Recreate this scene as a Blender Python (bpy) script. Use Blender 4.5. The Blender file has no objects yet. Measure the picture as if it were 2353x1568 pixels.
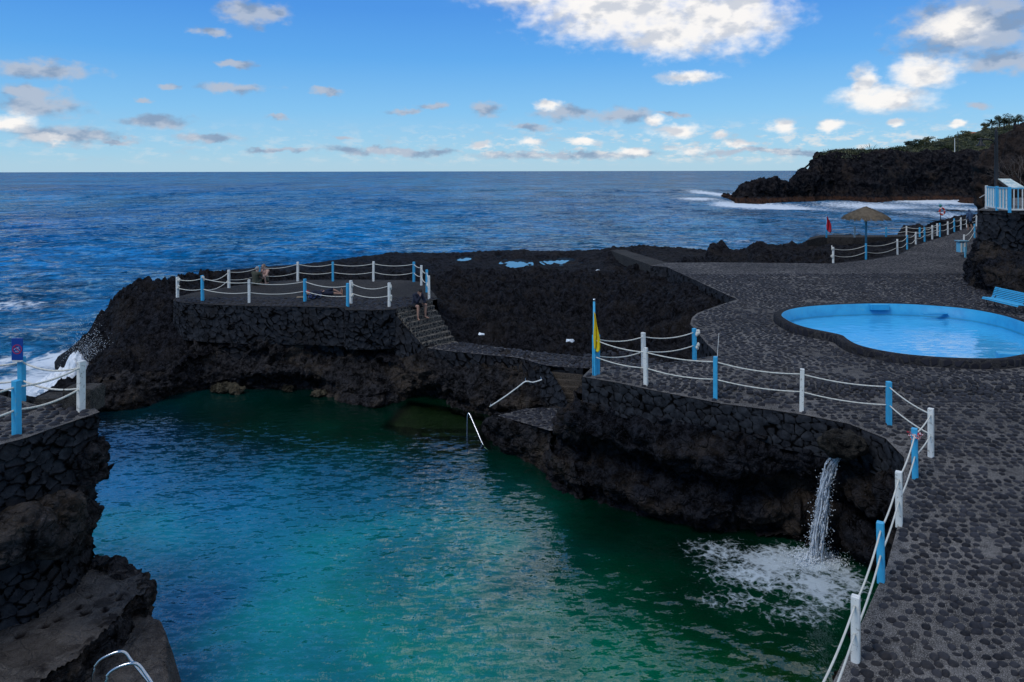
import bpy, bmesh, math, random
import numpy as np
from mathutils import Vector, Matrix, geometry
random.seed(7); RNG = np.random.default_rng(7)
S = bpy.context.scene; COL = S.collection
# ------------------------------------------------------------------ camera model (photo measured on a 2353 x 1568 copy)
FPX, CX, CY = 1744.0, 1176.5, 393.5   # level camera with a vertical lens shift: uprights stay parallel as in the photo
CAMZ = 9.6; PITCH = 0.0; ROLL = 0.0021
_F = Vector((0, math.cos(PITCH), -math.sin(PITCH))); _U0 = Vector((0, math.sin(PITCH), math.cos(PITCH))); _R0 = Vector((1,0,0))
_R = _R0*math.cos(ROLL) - _U0*math.sin(ROLL); _U = _U0*math.cos(ROLL) + _R0*math.sin(ROLL)
def ray(x, y): return _F + _R*((x-CX)/FPX) - _U*((y-CY)/FPX)
def P(x, y, z=3.6):
    d = ray(x, y); t = (z-CAMZ)/d.z; return Vector((d.x*t, d.y*t, z))
def PY(x, y, Y):
    d = ray(x, y); t = Y/d.y; return Vector((d.x*t, Y, CAMZ+d.z*t))
def proj(X, Y, Z):
    zc = Y*_F.y + (Z-CAMZ)*_F.z
    u = X*_R.x + Y*_R.y + (Z-CAMZ)*_R.z; v = X*_U.x + Y*_U.y + (Z-CAMZ)*_U.z
    return CX + FPX*u/zc, CY - FPX*v/zc
cam = bpy.data.objects.new('camera', bpy.data.cameras.new('camera')); COL.objects.link(cam)
cam.data.sensor_width = 36; cam.data.lens = 36*FPX/2353; cam.data.shift_y = -(784-CY)/2353; cam.data.clip_start = .1; cam.data.clip_end = 60000
M = Matrix.Identity(4)
for i in range(3): M[i][0] = _R[i]; M[i][1] = _U[i]; M[i][2] = -_F[i]
cam.matrix_world = Matrix.Translation((0,0,CAMZ)) @ M
S.camera = cam
S.view_settings.view_transform = 'Standard'; S.view_settings.look = 'None'; S.view_settings.exposure = 0; S.view_settings.gamma = 1
S.cycles.max_bounces = 6; S.cycles.transparent_max_bounces = 12; S.cycles.caustics_reflective = False; S.cycles.caustics_refractive = False
S.cycles.sample_clamp_indirect = 4
# ------------------------------------------------------------------ numpy noise
def _h(i, j, k, s):
    with np.errstate(over='ignore'):
        n = (i.astype(np.int64)*73856093) ^ (j.astype(np.int64)*19349663) ^ (k.astype(np.int64)*83492791) ^ (s*2654435761)
        n = n & 0xffffffff
        n = ((n ^ (n >> 16))*0x45d9f3b) & 0xffffffff; n = ((n ^ (n >> 16))*0x45d9f3b) & 0xffffffff; n = n ^ (n >> 16)
    return n.astype(np.float64)/4294967295.0
def vn(p, s=0):
    f = np.floor(p); r = p-f; r = r*r*r*(r*(r*6-15)+10); i, j, k = f[:,0].astype(np.int64), f[:,1].astype(np.int64), f[:,2].astype(np.int64)
    out = 0
    for a in (0,1):
        wx = r[:,0] if a else 1-r[:,0]
        for b in (0,1):
            wy = r[:,1] if b else 1-r[:,1]
            for c in (0,1):
                wz = r[:,2] if c else 1-r[:,2]
                out = out + wx*wy*wz*_h(i+a, j+b, k+c, s)
    return out*2-1
def fbm(p, o=4, s=0, g=.5):
    t = 0; a = 1; q = p.copy(); n = 0
    for i in range(o): t = t + a*vn(q, s+i); n += a; a *= g; q = q*2.03+17.1
    return t/n
def ridge(p, o=4, s=0, g=.5):
    t = 0; a = 1; q = p.copy(); n = 0
    for i in range(o): t = t + a*(1-np.abs(vn(q, s+i))*2); n += a; a *= g; q = q*2.1+9.7
    return t/n
def worley(p, s=0, jit=.85):
    f = np.floor(p); N = len(p); F1 = np.full(N, 9.); F2 = np.full(N, 9.); ID = np.zeros(N)
    i, j, k = f[:,0].astype(np.int64), f[:,1].astype(np.int64), f[:,2].astype(np.int64)
    for a in (-1,0,1):
        for b in (-1,0,1):
            for c in (-1,0,1):
                I, J, K = i+a, j+b, k+c
                dx = I+.5+jit*(_h(I,J,K,s)-.5)-p[:,0]; dy = J+.5+jit*(_h(I,J,K,s+1)-.5)-p[:,1]; dz = K+.5+jit*(_h(I,J,K,s+2)-.5)-p[:,2]
                d = np.sqrt(dx*dx+dy*dy+dz*dz); idr = _h(I,J,K,s+3)
                m = d < F1; F2 = np.where(m, F1, np.minimum(F2, d)); ID = np.where(m, idr, ID); F1 = np.where(m, d, F1)
    return F1, F2, ID
def V3(x, y, z): return np.stack([x, y, z], 1)
def sstep(a, b, x): t = np.clip((x-a)/(b-a), 0, 1); return t*t*(3-2*t)
def inpoly(x, y, poly):
    x = np.asarray(x, float); y = np.asarray(y, float); c = np.zeros(x.shape, bool); n = len(poly)
    for i in range(n):
        x0, y0 = poly[i][0], poly[i][1]; x1, y1 = poly[(i+1)%n][0], poly[(i+1)%n][1]
        if y0 == y1: continue
        c ^= ((y0 > y) != (y1 > y)) & (x < (x1-x0)*(y-y0)/(y1-y0)+x0)
    return c
def distpoly(x, y, poly, closed=True):
    x = np.asarray(x, float); y = np.asarray(y, float); D = np.full(x.shape, 1e9); n = len(poly)
    for i in range(n if closed else n-1):
        x0, y0 = poly[i][0], poly[i][1]; x1, y1 = poly[(i+1)%n][0], poly[(i+1)%n][1]
        L = (x1-x0)**2+(y1-y0)**2+1e-12; t = np.clip(((x-x0)*(x1-x0)+(y-y0)*(y1-y0))/L, 0, 1)
        D = np.minimum(D, np.hypot(x-x0-t*(x1-x0), y-y0-t*(y1-y0)))
    return D
# ------------------------------------------------------------------ objects
def tagit(o, label=None, cat=None, group=None, kind=None):
    if label: o['label'] = label
    if cat: o['category'] = cat
    if group: o['group'] = group
    if kind: o['kind'] = kind
    return o
def thing(name, label, cat, loc=(0,0,0), rz=0, group=None):
    o = bpy.data.objects.new(name, None); COL.objects.link(o); o.location = loc; o.rotation_euler = (0,0,rz); o.empty_display_size = .2
    return tagit(o, label, cat, group)
def link(name, me, parent=None):
    o = bpy.data.objects.new(name, me); COL.objects.link(o)
    if parent: o.parent = parent
    return o
def npmesh(name, v, f, mats, parent=None, smooth=True, mi=None, attrs=None):
    """v (N,3); f list of arrays (k,3)/(k,4)"""
    me = bpy.data.meshes.new(name)
    fs = f if isinstance(f, list) else [f]
    fs = [np.asarray(a, np.int32) for a in fs if len(a)]
    me.vertices.add(len(v)); me.vertices.foreach_set('co', np.asarray(v, np.float32).ravel())
    loops = np.concatenate([a.ravel() for a in fs]); tot = np.concatenate([np.full(len(a), a.shape[1], np.int32) for a in fs])
    me.loops.add(len(loops)); me.loops.foreach_set('vertex_index', loops)
    me.polygons.add(len(tot)); st = np.zeros(len(tot), np.int32); st[1:] = np.cumsum(tot)[:-1]
    me.polygons.foreach_set('loop_start', st)
    me.polygons.foreach_set('use_smooth', np.full(len(tot), smooth, bool))
    for m in (mats if isinstance(mats, (list,tuple)) else [mats]): me.materials.append(m)
    if mi is not None: me.polygons.foreach_set('material_index', np.asarray(mi, np.int32))
    for k, a in (attrs or {}).items():
        if a.ndim == 1: at = me.attributes.new(k, 'FLOAT', 'POINT'); at.data.foreach_set('value', a.astype(np.float32))
        else: at = me.attributes.new(k, 'FLOAT_COLOR', 'POINT'); at.data.foreach_set('color', np.concatenate([a, np.ones((len(a),1))],1).astype(np.float32).ravel())
    me.update(calc_edges=True); me.validate()
    return link(name, me, parent)
def gridfaces(nu, nv, mask=None):
    i = np.arange(nu-1)[:,None]*nv+np.arange(nv-1)[None,:]
    q = np.stack([i, i+nv, i+nv+1, i+1], -1).reshape(-1,4)
    if mask is not None: q = q[mask[q].all(1)]
    return q
def compact(v, q, attrs=None):
    used = np.zeros(len(v), bool); used[q.ravel()] = True; mp = np.cumsum(used)-1
    return v[used], mp[q], {k: a[used] for k, a in (attrs or {}).items()}
def lattice(ctrl, nu, nv):
    """ctrl[i][j] 3-D points -> smooth (nu,nv,3) surface (Catmull-Rom along i, linear-ish along j)"""
    C = np.array([[tuple(p) for p in r] for r in ctrl], float)
    def cr(A, n, sm=True):
        m = len(A); t = np.linspace(0, m-1, n); i = np.minimum(t.astype(int), m-2); u = (t-i).reshape((-1,)+(1,)*(A.ndim-1))
        g = lambda k: A[np.clip(k, 0, m-1)]
        if not sm: return g(i)*(1-u)+g(i+1)*u
        a, b, c, d = g(i-1), g(i), g(i+1), g(i+2)
        return .5*((2*b)+(-a+c)*u+(2*a-5*b+4*c-d)*u*u+(-a+3*b-3*c+d)*u**3)
    A = cr(C, nu); A = np.swapaxes(A, 0, 1); A = cr(A, nv); return np.swapaxes(A, 0, 1)
def gnormals(G):
    du = np.gradient(G, axis=0); dv = np.gradient(G, axis=1); n = np.cross(du, dv); n /= np.linalg.norm(n, axis=2, keepdims=True)+1e-9
    return n
def rockdisp(p, sc=1.0, seed=0):
    q = p+.35*sc*np.stack([fbm(p/sc*1.3+s*31, 3, seed+s) for s in range(3)], 1)
    F1, F2, ID = worley(q/sc/1.25, seed+5); e = np.clip((F2-F1)*2.2, 0, 1)
    f1, f2, i2 = worley(q/sc*2.3+4.4, seed+11); e2 = np.clip((f2-f1)*2.5, 0, 1)
    f1b, f2b, i3 = worley(q/sc*5.3+4.4, seed+19)
    d = .42*fbm(p/sc*.55, 3, seed+20)+.34*(ID-.5)*np.sqrt(e)+.27*(i2-.5)*np.sqrt(e2)+.10*e2-.22*(1-e)**2+.10*(i3-.5)*np.clip((f2b-f1b)*3, 0, 1)+.13*vn(p*np.array([.35,.35,3.0])/sc+3*fbm(p*.3, 2, 3)[:,None]*np.array([0,0,1]), seed+60)+.07*np.sign(vn(p*np.array([1.1,1.1,2.2])/sc, seed+61))*np.sqrt(np.abs(vn(p*np.array([1.1,1.1,2.2])/sc, seed+61)))+.09*ridge(p/sc*3.1, 4, seed+30)+.035*fbm(p/sc*11, 3, seed+40)
    return d
def cliff(name, ctrl, nu, nv, mat, amp=1., sc=1., seed=0, flip=1, fade=0.0, label=None, kind='structure'):
    G = lattice(ctrl, nu, nv); N = gnormals(G)*flip; p = G.reshape(-1,3)
    d = rockdisp(p, sc, seed).reshape(nu, nv)*amp
    if fade:
        v = np.linspace(0,1,nv)[None,:]; d = d*sstep(0, fade, v)
    G2 = G+N*d[...,None]
    cav = d/amp
    o = npmesh(name, G2.reshape(-1,3), gridfaces(nu, nv), mat, attrs={'cav': cav.reshape(-1)})
    return tagit(o, label, None, None, kind)
# boxes / tubes into bmesh
def bm_box(bm, c, s, R=None, bev=0):
    r = bmesh.ops.create_cube(bm, size=1.0, matrix=Matrix.Translation(c) @ (R.to_4x4() if R else Matrix.Identity(4)) @ Matrix.Diagonal((s[0], s[1], s[2], 1)))
    if bev:
        es = list({e for v in r['verts'] for e in v.link_edges}); bmesh.ops.bevel(bm, geom=es, offset=bev, segments=1, affect='EDGES')
def bm_bar(bm, a, b, w, h, up=(0,0,1), bev=0):
    a = Vector(a); b = Vector(b); d = (b-a); L = d.length; d.normalize(); u = Vector(up); s = d.cross(u)
    if s.length < 1e-4: s = d.cross(Vector((1,0,0)))
    s.normalize(); u = s.cross(d); R = Matrix((s, d, u)).transposed(); bm_box(bm, (a+b)/2, (w, L, h), R, bev)
def bm_tube(bm, pts, r, seg=8, cap=True):
    pts = [Vector(p) for p in pts]; rr = r if isinstance(r, (list,tuple)) else [r]*len(pts); rings = []
    for i, p in enumerate(pts):
        d = (pts[min(i+1,len(pts)-1)]-pts[max(i-1,0)]).normalized(); u = Vector((0,0,1))
        if abs(d.z) > .93: u = Vector((1,0,0))
        s = d.cross(u).normalized(); u = s.cross(d)
        rings.append([bm.verts.new(p+(s*math.cos(2*math.pi*k/seg)+u*math.sin(2*math.pi*k/seg))*rr[i]) for k in range(seg)])
    for a, b in zip(rings[:-1], rings[1:]):
        for k in range(seg): bm.faces.new((a[k], a[(k+1)%seg], b[(k+1)%seg], b[k]))
    if cap: bm.faces.new(rings[0][::-1]); bm.faces.new(rings[-1])
def bm_ball(bm, c, r, seg=10, rings=7, R=None):
    s = r if isinstance(r, (tuple,list)) else (r,r,r)
    bmesh.ops.create_uvsphere(bm, u_segments=seg, v_segments=rings, radius=1, matrix=Matrix.Translation(c) @ (R.to_4x4() if R else Matrix.Identity(4)) @ Matrix.Diagonal((s[0], s[1], s[2], 1)))
def bobj(name, bm, mat, parent=None, smooth=False):
    me = bpy.data.meshes.new(name); bmesh.ops.recalc_face_normals(bm, faces=bm.faces[:]); bm.to_mesh(me); bm.free()
    for m in (mat if isinstance(mat, (list,tuple)) else [mat]): me.materials.append(m)
    if smooth: me.polygons.foreach_set('use_smooth', [True]*len(me.polygons))
    return link(name, me, parent)
def B(): return bmesh.new()
# ------------------------------------------------------------------ materials
class NT:
    def __init__(s, name=None, tree=None):
        if tree is None:
            s.m = bpy.data.materials.new(name); s.m.use_nodes = True; s.t = s.m.node_tree; s.t.nodes.clear(); s.out = s.n('ShaderNodeOutputMaterial')
        else: s.t = tree
    def n(s, typ, ins=None, **kw):
        nd = s.t.nodes.new(typ)
        for k, v in kw.items(): setattr(nd, k, v)
        for k, v in (ins or {}).items():
            sock = nd.inputs[k]
            if isinstance(v, bpy.types.NodeSocket): s.t.links.new(v, sock)
            elif isinstance(v, bpy.types.Node): s.t.links.new(v.outputs[0], sock)
            else:
                if isinstance(v, tuple) and len(v) == 3 and sock.type == 'RGBA': v = v+(1,)
                sock.default_value = v
        return nd
    def math(s, op, a, b=0, c=0, clamp=False):
        return s.n('ShaderNodeMath', {0:a, 1:b, 2:c}, operation=op, use_clamp=clamp).outputs[0]
    def vm(s, op, a, b=(0,0,0), c=None):
        d = {0:a, 1:b}
        if c is not None: d[2] = c
        nd = s.n('ShaderNodeVectorMath', d, operation=op)
        return nd.outputs[1] if op in ('LENGTH','DISTANCE','DOT_PRODUCT') else nd.outputs[0]
    def mix(s, f, a, b, blend='MIX'):
        nd = s.n('ShaderNodeMix', data_type='RGBA', blend_type=blend)
        for i, v in ((0,f),(6,a),(7,b)):
            if isinstance(v, bpy.types.NodeSocket): s.t.links.new(v, nd.inputs[i])
            else: nd.inputs[i].default_value = (v+(1,) if isinstance(v, tuple) and len(v)==3 else v)
        return nd.outputs[2]
    def ramp(s, f, pts, interp='LINEAR'):
        nd = s.n('ShaderNodeValToRGB', {0:f}); cr = nd.color_ramp; cr.interpolation = interp
        while len(cr.elements) < len(pts): cr.elements.new(.5)
        for e, (p, c) in zip(cr.elements, pts): e.position = p; e.color = (c+(1,) if isinstance(c, tuple) and len(c)==3 else (c if isinstance(c, tuple) else (c,c,c,1)))
        return nd.outputs[0]
    def pos(s): return s.n('ShaderNodeNewGeometry').outputs['Position']
    def noise(s, v, scale, det=3, rough=.55, out=0, dist=0): return s.n('ShaderNodeTexNoise', {'Vector':v, 'Scale':scale, 'Detail':det, 'Roughness':rough, 'Distortion':dist}).outputs[out]
    def maprange(s, v, a, b, c=0., d=1.): return s.n('ShaderNodeMapRange', {0:v,1:a,2:b,3:c,4:d}, interpolation_type='SMOOTHSTEP').outputs[0]
    def attr(s, name): return s.n('ShaderNodeAttribute', attribute_name=name)
    def bump(s, h, st=.5, dist=.02, nrm=None):
        d = {'Height':h, 'Strength':st, 'Distance':dist}
        if nrm is not None: d['Normal'] = nrm
        return s.n('ShaderNodeBump', d).outputs[0]
    def bsdf(s, col, rough=.8, nrm=None, spec=.3, **kw):
        d = {'Base Color':col, 'Roughness':rough, 'Specular IOR Level':spec}
        if nrm is not None: d['Normal'] = nrm
        for k, v in kw.items(): d[k.replace('_',' ')] = v
        return s.n('ShaderNodeBsdfPrincipled', d).outputs[0]
    def done(s, sh): s.t.links.new(sh, s.out.inputs[0]); return s.m
def mat_rock(name, dark, mid, brown, bamt=.5, rough=.85, bump=.6, fine=9., wet=False, spec=.045):
    k = NT(name); p = k.pos()
    n1 = k.noise(p, .55, 4, .6); n2 = k.noise(p, 3.1, 5, .65); n3 = k.noise(p, fine, 6, .7)
    c = k.mix(k.maprange(k.math('ADD', k.math('MULTIPLY', n2, .6), k.math('MULTIPLY', n3, .4)), .40, .60), dark, mid); c = k.mix(k.math('MULTIPLY', k.maprange(n1, .45, .72), bamt), c, brown)
    cav = k.attr('cav').outputs['Fac']
    sp = k.maprange(k.noise(p, fine*3, 3, .6), .58, .72, 0, .45); c = k.mix(sp, c, tuple(min(1, a*3.2) for a in mid))
    v = k.n('ShaderNodeTexVoronoi', {'Vector': k.vm('ADD', p, k.vm('MULTIPLY', k.noise(p, 2., 3, .5, 1), (.5,.5,.5))), 'Scale':2.2}, feature='DISTANCE_TO_EDGE').outputs[0]
    v2 = k.n('ShaderNodeTexVoronoi', {'Vector': p, 'Scale':6.5, 'Randomness':1.0}).outputs[0]
    crack = k.math('MULTIPLY', k.maprange(v, 0, .07), 1.0)
    h = k.math('ADD', k.math('MULTIPLY', n3, .9), k.math('ADD', k.math('MULTIPLY', crack, .35), k.math('MULTIPLY', k.math('ADD', n2, k.math('MULTIPLY', v2, -.5)), .9)))
    nr = k.bump(h, bump, .2)
    r = k.math('SUBTRACT', rough, k.math('MULTIPLY', n2, .25))
    c = k.mix(k.maprange(cav, -.05, -.30), c, k.mix(1., c, (.55,.5,.5), 'MULTIPLY')) if False else c
    return k.done(k.bsdf(c, r, nr, spec))
def mat_masonry(name, dark, mid, joint, warm=(.05,.04,.033)):
    k = NT(name); p = k.pos(); jt = k.attr('jt').outputs['Fac']; idv = k.attr('cid').outputs['Fac']
    n2 = k.noise(p, 5, 5, .65); n3 = k.noise(p, 28, 4, .7)
    c = k.mix(k.maprange(n2, .35, .7), dark, mid); c = k.mix(k.math('MULTIPLY', idv, .5), c, mid); c = k.mix(k.math('MULTIPLY', k.maprange(k.noise(p, .9, 3), .5, .7), .5), c, warm)
    c = k.mix(k.maprange(jt, .03, .13), joint, c)
    nr = k.bump(k.math('ADD', n3, n2), .6, .04)
    return k.done(k.bsdf(c, .85, nr, .05))
def mat_plain(name, col, rough=.5, var=.15, scale=8., bump=.15, spec=.4, metal=0, wear=None, wearamt=.0):
    k = NT(name); p = k.n('ShaderNodeTexCoord').outputs['Object']; n = k.noise(k.pos(), scale, 4, .6)
    c = k.mix(k.maprange(n, .3, .75), col, tuple(a*(1-var) for a in col))
    if wear: c = k.mix(k.math('MULTIPLY', k.maprange(k.noise(k.pos(), scale*2.5, 4, .7), .56, .66), wearamt), c, wear)
    return k.done(k.bsdf(c, rough, k.bump(n, bump, .01), spec, Metallic=metal))
WHITE = mat_plain('white_paint', (.80,.79,.73), .5, .12, 6, .2, wear=(.2,.17,.13), wearamt=.7)
BLUE = mat_plain('blue_paint', (.05,.42,.70), .5, .15, 6, .2, wear=(.16,.4,.5), wearamt=.6)
BLUEPALE = mat_plain('pale_blue_paint', (.15,.47,.66), .5, .2, 6, .2)
ROPE = None
def _rope():
    k = NT('white_rope'); p = k.pos(); w = k.n('ShaderNodeTexWave', {'Vector':p, 'Scale':9., 'Distortion':1.5}, bands_direction='DIAGONAL').outputs['Fac']
    c = k.mix(k.noise(p, 9, 3), (.78,.76,.68), (.58,.54,.45)); return k.done(k.bsdf(c, .85, k.bump(w, .5, .01), .2))
ROPE = _rope()
STEEL = mat_plain('brushed_steel', (.55,.56,.57), .22, .1, 5, .1, .5, 1.0)
BLACKM = mat_plain('black_iron', (.01,.01,.011), .5, .2, 8, .2)
LAVA = mat_rock('black_lava', (.0015,.0015,.0021), (.025,.0245,.029), (.040,.033,.028), .5, bump=1., fine=7.)
CLIFF = mat_rock('basalt_cliff', (.0015,.0015,.0022), (.029,.030,.037), (.080,.062,.048), .8, bump=1.)
CLIFFB = mat_rock('brown_basalt', (.0018,.0018,.0022), (.044,.042,.045), (.105,.083,.064), .8, fine=7., bump=1.)
WALLM = mat_masonry('basalt_masonry', (.009,.010,.013), (.042,.045,.052), (.0005,.0005,.0006), warm=(.022,.018,.016))
# ================================================================== sky
def azel(x, y):
    d = ray(x, y).normalized(); return math.degrees(math.atan2(d.x, d.y)), math.degrees(math.asin(d.z))
def build_world():
    w = bpy.data.worlds.new('World'); S.world = w; w.use_nodes = True; w.node_tree.nodes.clear(); k = NT(tree=w.node_tree)
    d = k.vm('NORMALIZE', k.n('ShaderNodeTexCoord').outputs['Generated']); xyz = k.n('ShaderNodeSeparateXYZ', {0:d})
    az = k.math('MULTIPLY', k.math('ARCTAN2', xyz.outputs[0], xyz.outputs[1]), 57.2958); el = k.math('MULTIPLY', k.math('ARCSINE', xyz.outputs[2]), 57.2958)
    sky = k.n('ShaderNodeTexSky', sky_type='NISHITA'); sky.sun_disc = False; sky.sun_elevation = SUN_EL; sky.sun_rotation = SUN_ROT; sky.altitude = 0; sky.air_density = 1.; sky.dust_density = .6; sky.ozone_density = 2.0
    nish = k.mix(1.0, sky.outputs[0], (SKYK,)*3, 'MULTIPLY')
    # clear-air colour by elevation, blended with the physical sky
    grad = k.ramp(k.math('DIVIDE', el, 60., clamp=True), [(0, (.46,.70,.84)), (.022, (.36,.66,.88)), (.075, (.22,.56,.93)), (.14, (.105,.41,.90)), (.2, (.065,.31,.84)), (.45, (.045,.24,.66)), (1, (.05,.19,.48))])
    clear = k.mix(.88, nish, grad)
    p = k.n('ShaderNodeCombineXYZ', {0:az, 1:el}).outputs[0]
    def nz(sc, amp, det=3, off=0., ys=1.6):
        q = k.vm('MULTIPLY_ADD', p, (1, ys, 1), (off, off*.7, off)); c = k.noise(q, sc, det, .6, 1); return k.vm('MULTIPLY', k.vm('SUBTRACT', c, (.5,.5,.5)), (amp, amp*.62, 0))
    pw = k.vm('ADD', p, k.vm('ADD', nz(.35, 2.2, 4, 3.), nz(1.3, .8, 4, 11.)))
    def field(ells):
        out = None
        for (cx, cy, rx, ry) in ells:
            a, e = azel(cx, cy); ra = abs(azel(cx+rx*.5, cy)[0]-azel(cx-rx*.5, cy)[0]); re = abs(azel(cx, cy-ry*.5)[1]-azel(cx, cy+ry*.5)[1])
            l = k.vm('LENGTH', k.vm('MULTIPLY_ADD', pw, (1/ra, 1/re, 0), (-a/ra, -e/re, 0)))
            out = l if out is None else k.math('MINIMUM', out, l)
        return out
    white = [(1430,20,250,95),(1650,40,190,95),(1540,80,150,60),(1250,-30,200,60),(2195,60,95,42),(2030,225,130,40),(1985,190,35,40),(2120,165,95,45),(1580,178,75,18),(30,285,85,26),(110,318,60,14),
             (1262,242,34,16),(1550,302,58,18),(1505,278,32,12),(1795,292,32,24),(1655,312,26,13),(1905,292,36,16),(2065,280,25,10),(1105,332,34,10),(1215,327,30,12),(1345,328,45,10),(1450,347,45,9),(1590,345,45,11),(1700,335,32,10),(2200,285,20,12)]
    grey = [(60,215,95,26),(90,240,120,30),(90,160,150,24),(350,280,95,18),(545,202,90,14),(752,210,42,11),(925,254,45,8),(995,243,38,9),(1118,253,36,20),(1300,262,80,20),(1215,293,50,9),(1435,265,75,20),(470,320,95,13),(270,325,48,8),(580,30,100,32),
            (482,75,45,12),(540,146,50,10),(392,197,32,7),(2240,60,200,95),(2300,140,120,30),(2245,240,30,10),(900,350,200,10),(1300,356,260,10),(1750,352,240,9),(150,310,140,25),(640,348,90,7),(640,273,25,7),(330,228,25,7),(1545,262,40,6),(790,320,25,5)]
    fw = field(white); fg = field(grey)
    n5 = k.noise(k.vm('MULTIPLY', p, (1,1.5,1)), .75, 6, .52)
    jag = k.math('MULTIPLY', k.math('SUBTRACT', n5, .5), 1.05)
    dw = k.maprange(k.math('ADD', fw, jag), 1.18, .34); dg = k.maprange(k.math('ADD', fg, k.math('MULTIPLY', jag, 1.5)), 1.2, .35)
    # small puffs along the horizon
    hp = k.noise(k.vm('MULTIPLY', p, (.55,1.5,1)), 1.3, 6, .65); band = k.math('MULTIPLY', k.maprange(el, .2, .9), k.maprange(el, 4.2, 1.6))
    side = k.maprange(az, -16., 8., .35, 1.)
    puff = k.math('MULTIPLY', k.math('MULTIPLY', k.maprange(hp, .47, .64), band), side)
    # high cloud above the picture: what the water mirrors
    hi = k.noise(k.vm('MULTIPLY', p, (.045,.10,1)), 1., 6, .6)
    hb = k.math('MULTIPLY', k.maprange(el, 11.5, 17.), k.maprange(k.math('ADD', hi, k.math('ADD', k.maprange(az, -12., 2., -.10, .035), k.maprange(el, 18, 60, 0., -.03))), .45, .58))
    lp = k.vm('MULTIPLY', p, (1,1.7,1)); l0 = k.noise(lp, .42, 5, .52); l1 = k.noise(k.vm('ADD', lp, (-.5,1.4,0)), .42, 5, .52)
    lit = k.maprange(k.math('SUBTRACT', l0, l1), -.16, .06)
    cw = k.mix(lit, (.64,.67,.73), (.99,.96,.93)); cg = k.mix(lit, (.24,.33,.48), (.46,.52,.63))
    c = k.mix(k.math('MULTIPLY', dg, .88), clear, cg)
    c = k.mix(k.math('MULTIPLY', puff, .75), c, k.mix(lit, (.45,.56,.68), (.80,.80,.80)))
    c = k.mix(k.math('MULTIPLY', dw, .96), c, cw)
    c = k.mix(k.math('MULTIPLY', hb, .92), c, k.mix(lit, (.50,.58,.68), (1.25,1.22,1.18)))
    hz = k.maprange(el, 1.6, 0.); c = k.mix(k.math('MULTIPLY', hz, .6), c, (.42,.62,.76))
    c = k.mix(k.maprange(el, 0, -3.), c, (.05,.10,.16))
    bg = k.n('ShaderNodeBackground', {0:c, 1:1.0}); out = k.n('ShaderNodeOutputWorld'); k.t.links.new(bg.outputs[0], out.inputs[0])
SUN_EL = math.radians(28); SUN_ROT = math.radians(232); SKYK = .09
build_world()
sun = bpy.data.objects.new('sun', bpy.data.lights.new('sun', 'SUN')); COL.objects.link(sun)
sun.data.energy = 1.5; sun.data.angle = math.radians(24); sun.data.color = (1,.97,.92)
sd = Vector((math.sin(SUN_ROT)*math.cos(math.radians(50)), math.cos(SUN_ROT)*math.cos(math.radians(50)), math.sin(math.radians(50))))
sun.rotation_euler = sd.to_track_quat('Z', 'Y').to_euler()
# ================================================================== ground levels
DZ = 3.6
def zdeck(Y): return DZ+.8*min(1, max(0, (Y-56)/16))-.10*max(0, 21-Y)
def PD(x, y):
    z = DZ
    for _ in range(40): p = P(x, y, z); z = .6*z+.4*zdeck(p.y)
    return p
def W(l, z=DZ): return [P(a, b, z) for a, b in l]
edgeB = [(1338,866),(1420,880),(1500,897),(1660,928),(1770,942),(1850,954),(1950,974),(2035,1008),(2078,1052),(2072,1175),(2038,1300),(1985,1420),(1925,1545),(1820,1760)]
lava_edge = [(1650,816),(1640,805),(1624,790),(1603,765),(1586,745),(1590,730),(1602,720),(1640,706),(1694,688),(1665,675),(1600,645),(1530,613),(1494,611)]
prom = [(1530,604),(1640,603),(1915,606),(1990,598),(2062,587),(2085,575),(2105,563.5),(2125,557.5),(2142,552),(2160,546.5),(2178,541),(2193,534.5),(2208,529),(2236,519)]
deckpx = edgeB[::-1]+[(1358,846),(1400,842.5),(1480,842),(1553,831),(1600,824)]+lava_edge+prom
DECK = [PD(a, b) for a, b in deckpx]+[Vector((44,82,zdeck(82))), Vector((44,-4,zdeck(-4))), Vector((3.0,-4,zdeck(-4)))]
DXY = [(p.x, p.y) for p in DECK]
# paddling pool outline (top of the inner wall)
RIMZ = 3.86
pin_px = [(1797,724),(1806,715),(1830,708.5),(1865,704),(1910,701),(1960,699),(2005,698),(2060,698.5),(2110,700.5),(2160,704),(2210,708.5),(2260,716),(2310,727),(2353,741),(2410,760),(2430,785),(2400,803),(2353,813),(2300,822),(2245,823),(2190,821.5),(2130,818),(2070,812),(2010,802),(1970,791),(1948,779),(1935,770),(1900,762),(1865,755),(1830,745),(1806,733)]
PIN = [P(a, b, RIMZ) for a, b in pin_px]
def smoothloop(L, n):
    A = np.array([(p.x, p.y) for p in L]); m = len(A); t = np.linspace(0, m, n, endpoint=False); i = t.astype(int); u = (t-i)[:,None]; g = lambda q: A[q%m]
    return .5*((2*g(i))+(-g(i-1)+g(i+1))*u+(2*g(i-1)-5*g(i)+4*g(i+1)-g(i+2))*u*u+(-g(i-1)+3*g(i)-3*g(i+1)+g(i+2))*u**3)
PINS = smoothloop(PIN, 160)
def offsetloop(A, d):
    t = np.roll(A,-1,0)-np.roll(A,1,0); t /= np.linalg.norm(t, axis=1, keepdims=True); n = np.stack([t[:,1], -t[:,0]], 1)
    area = .5*np.sum(A[:,0]*np.roll(A[:,1],-1)-np.roll(A[:,0],-1)*A[:,1]); return A+n*d*(1 if area > 0 else -1)
POUT = offsetloop(PINS, .32); PMID = offsetloop(PINS, .16)
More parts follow.
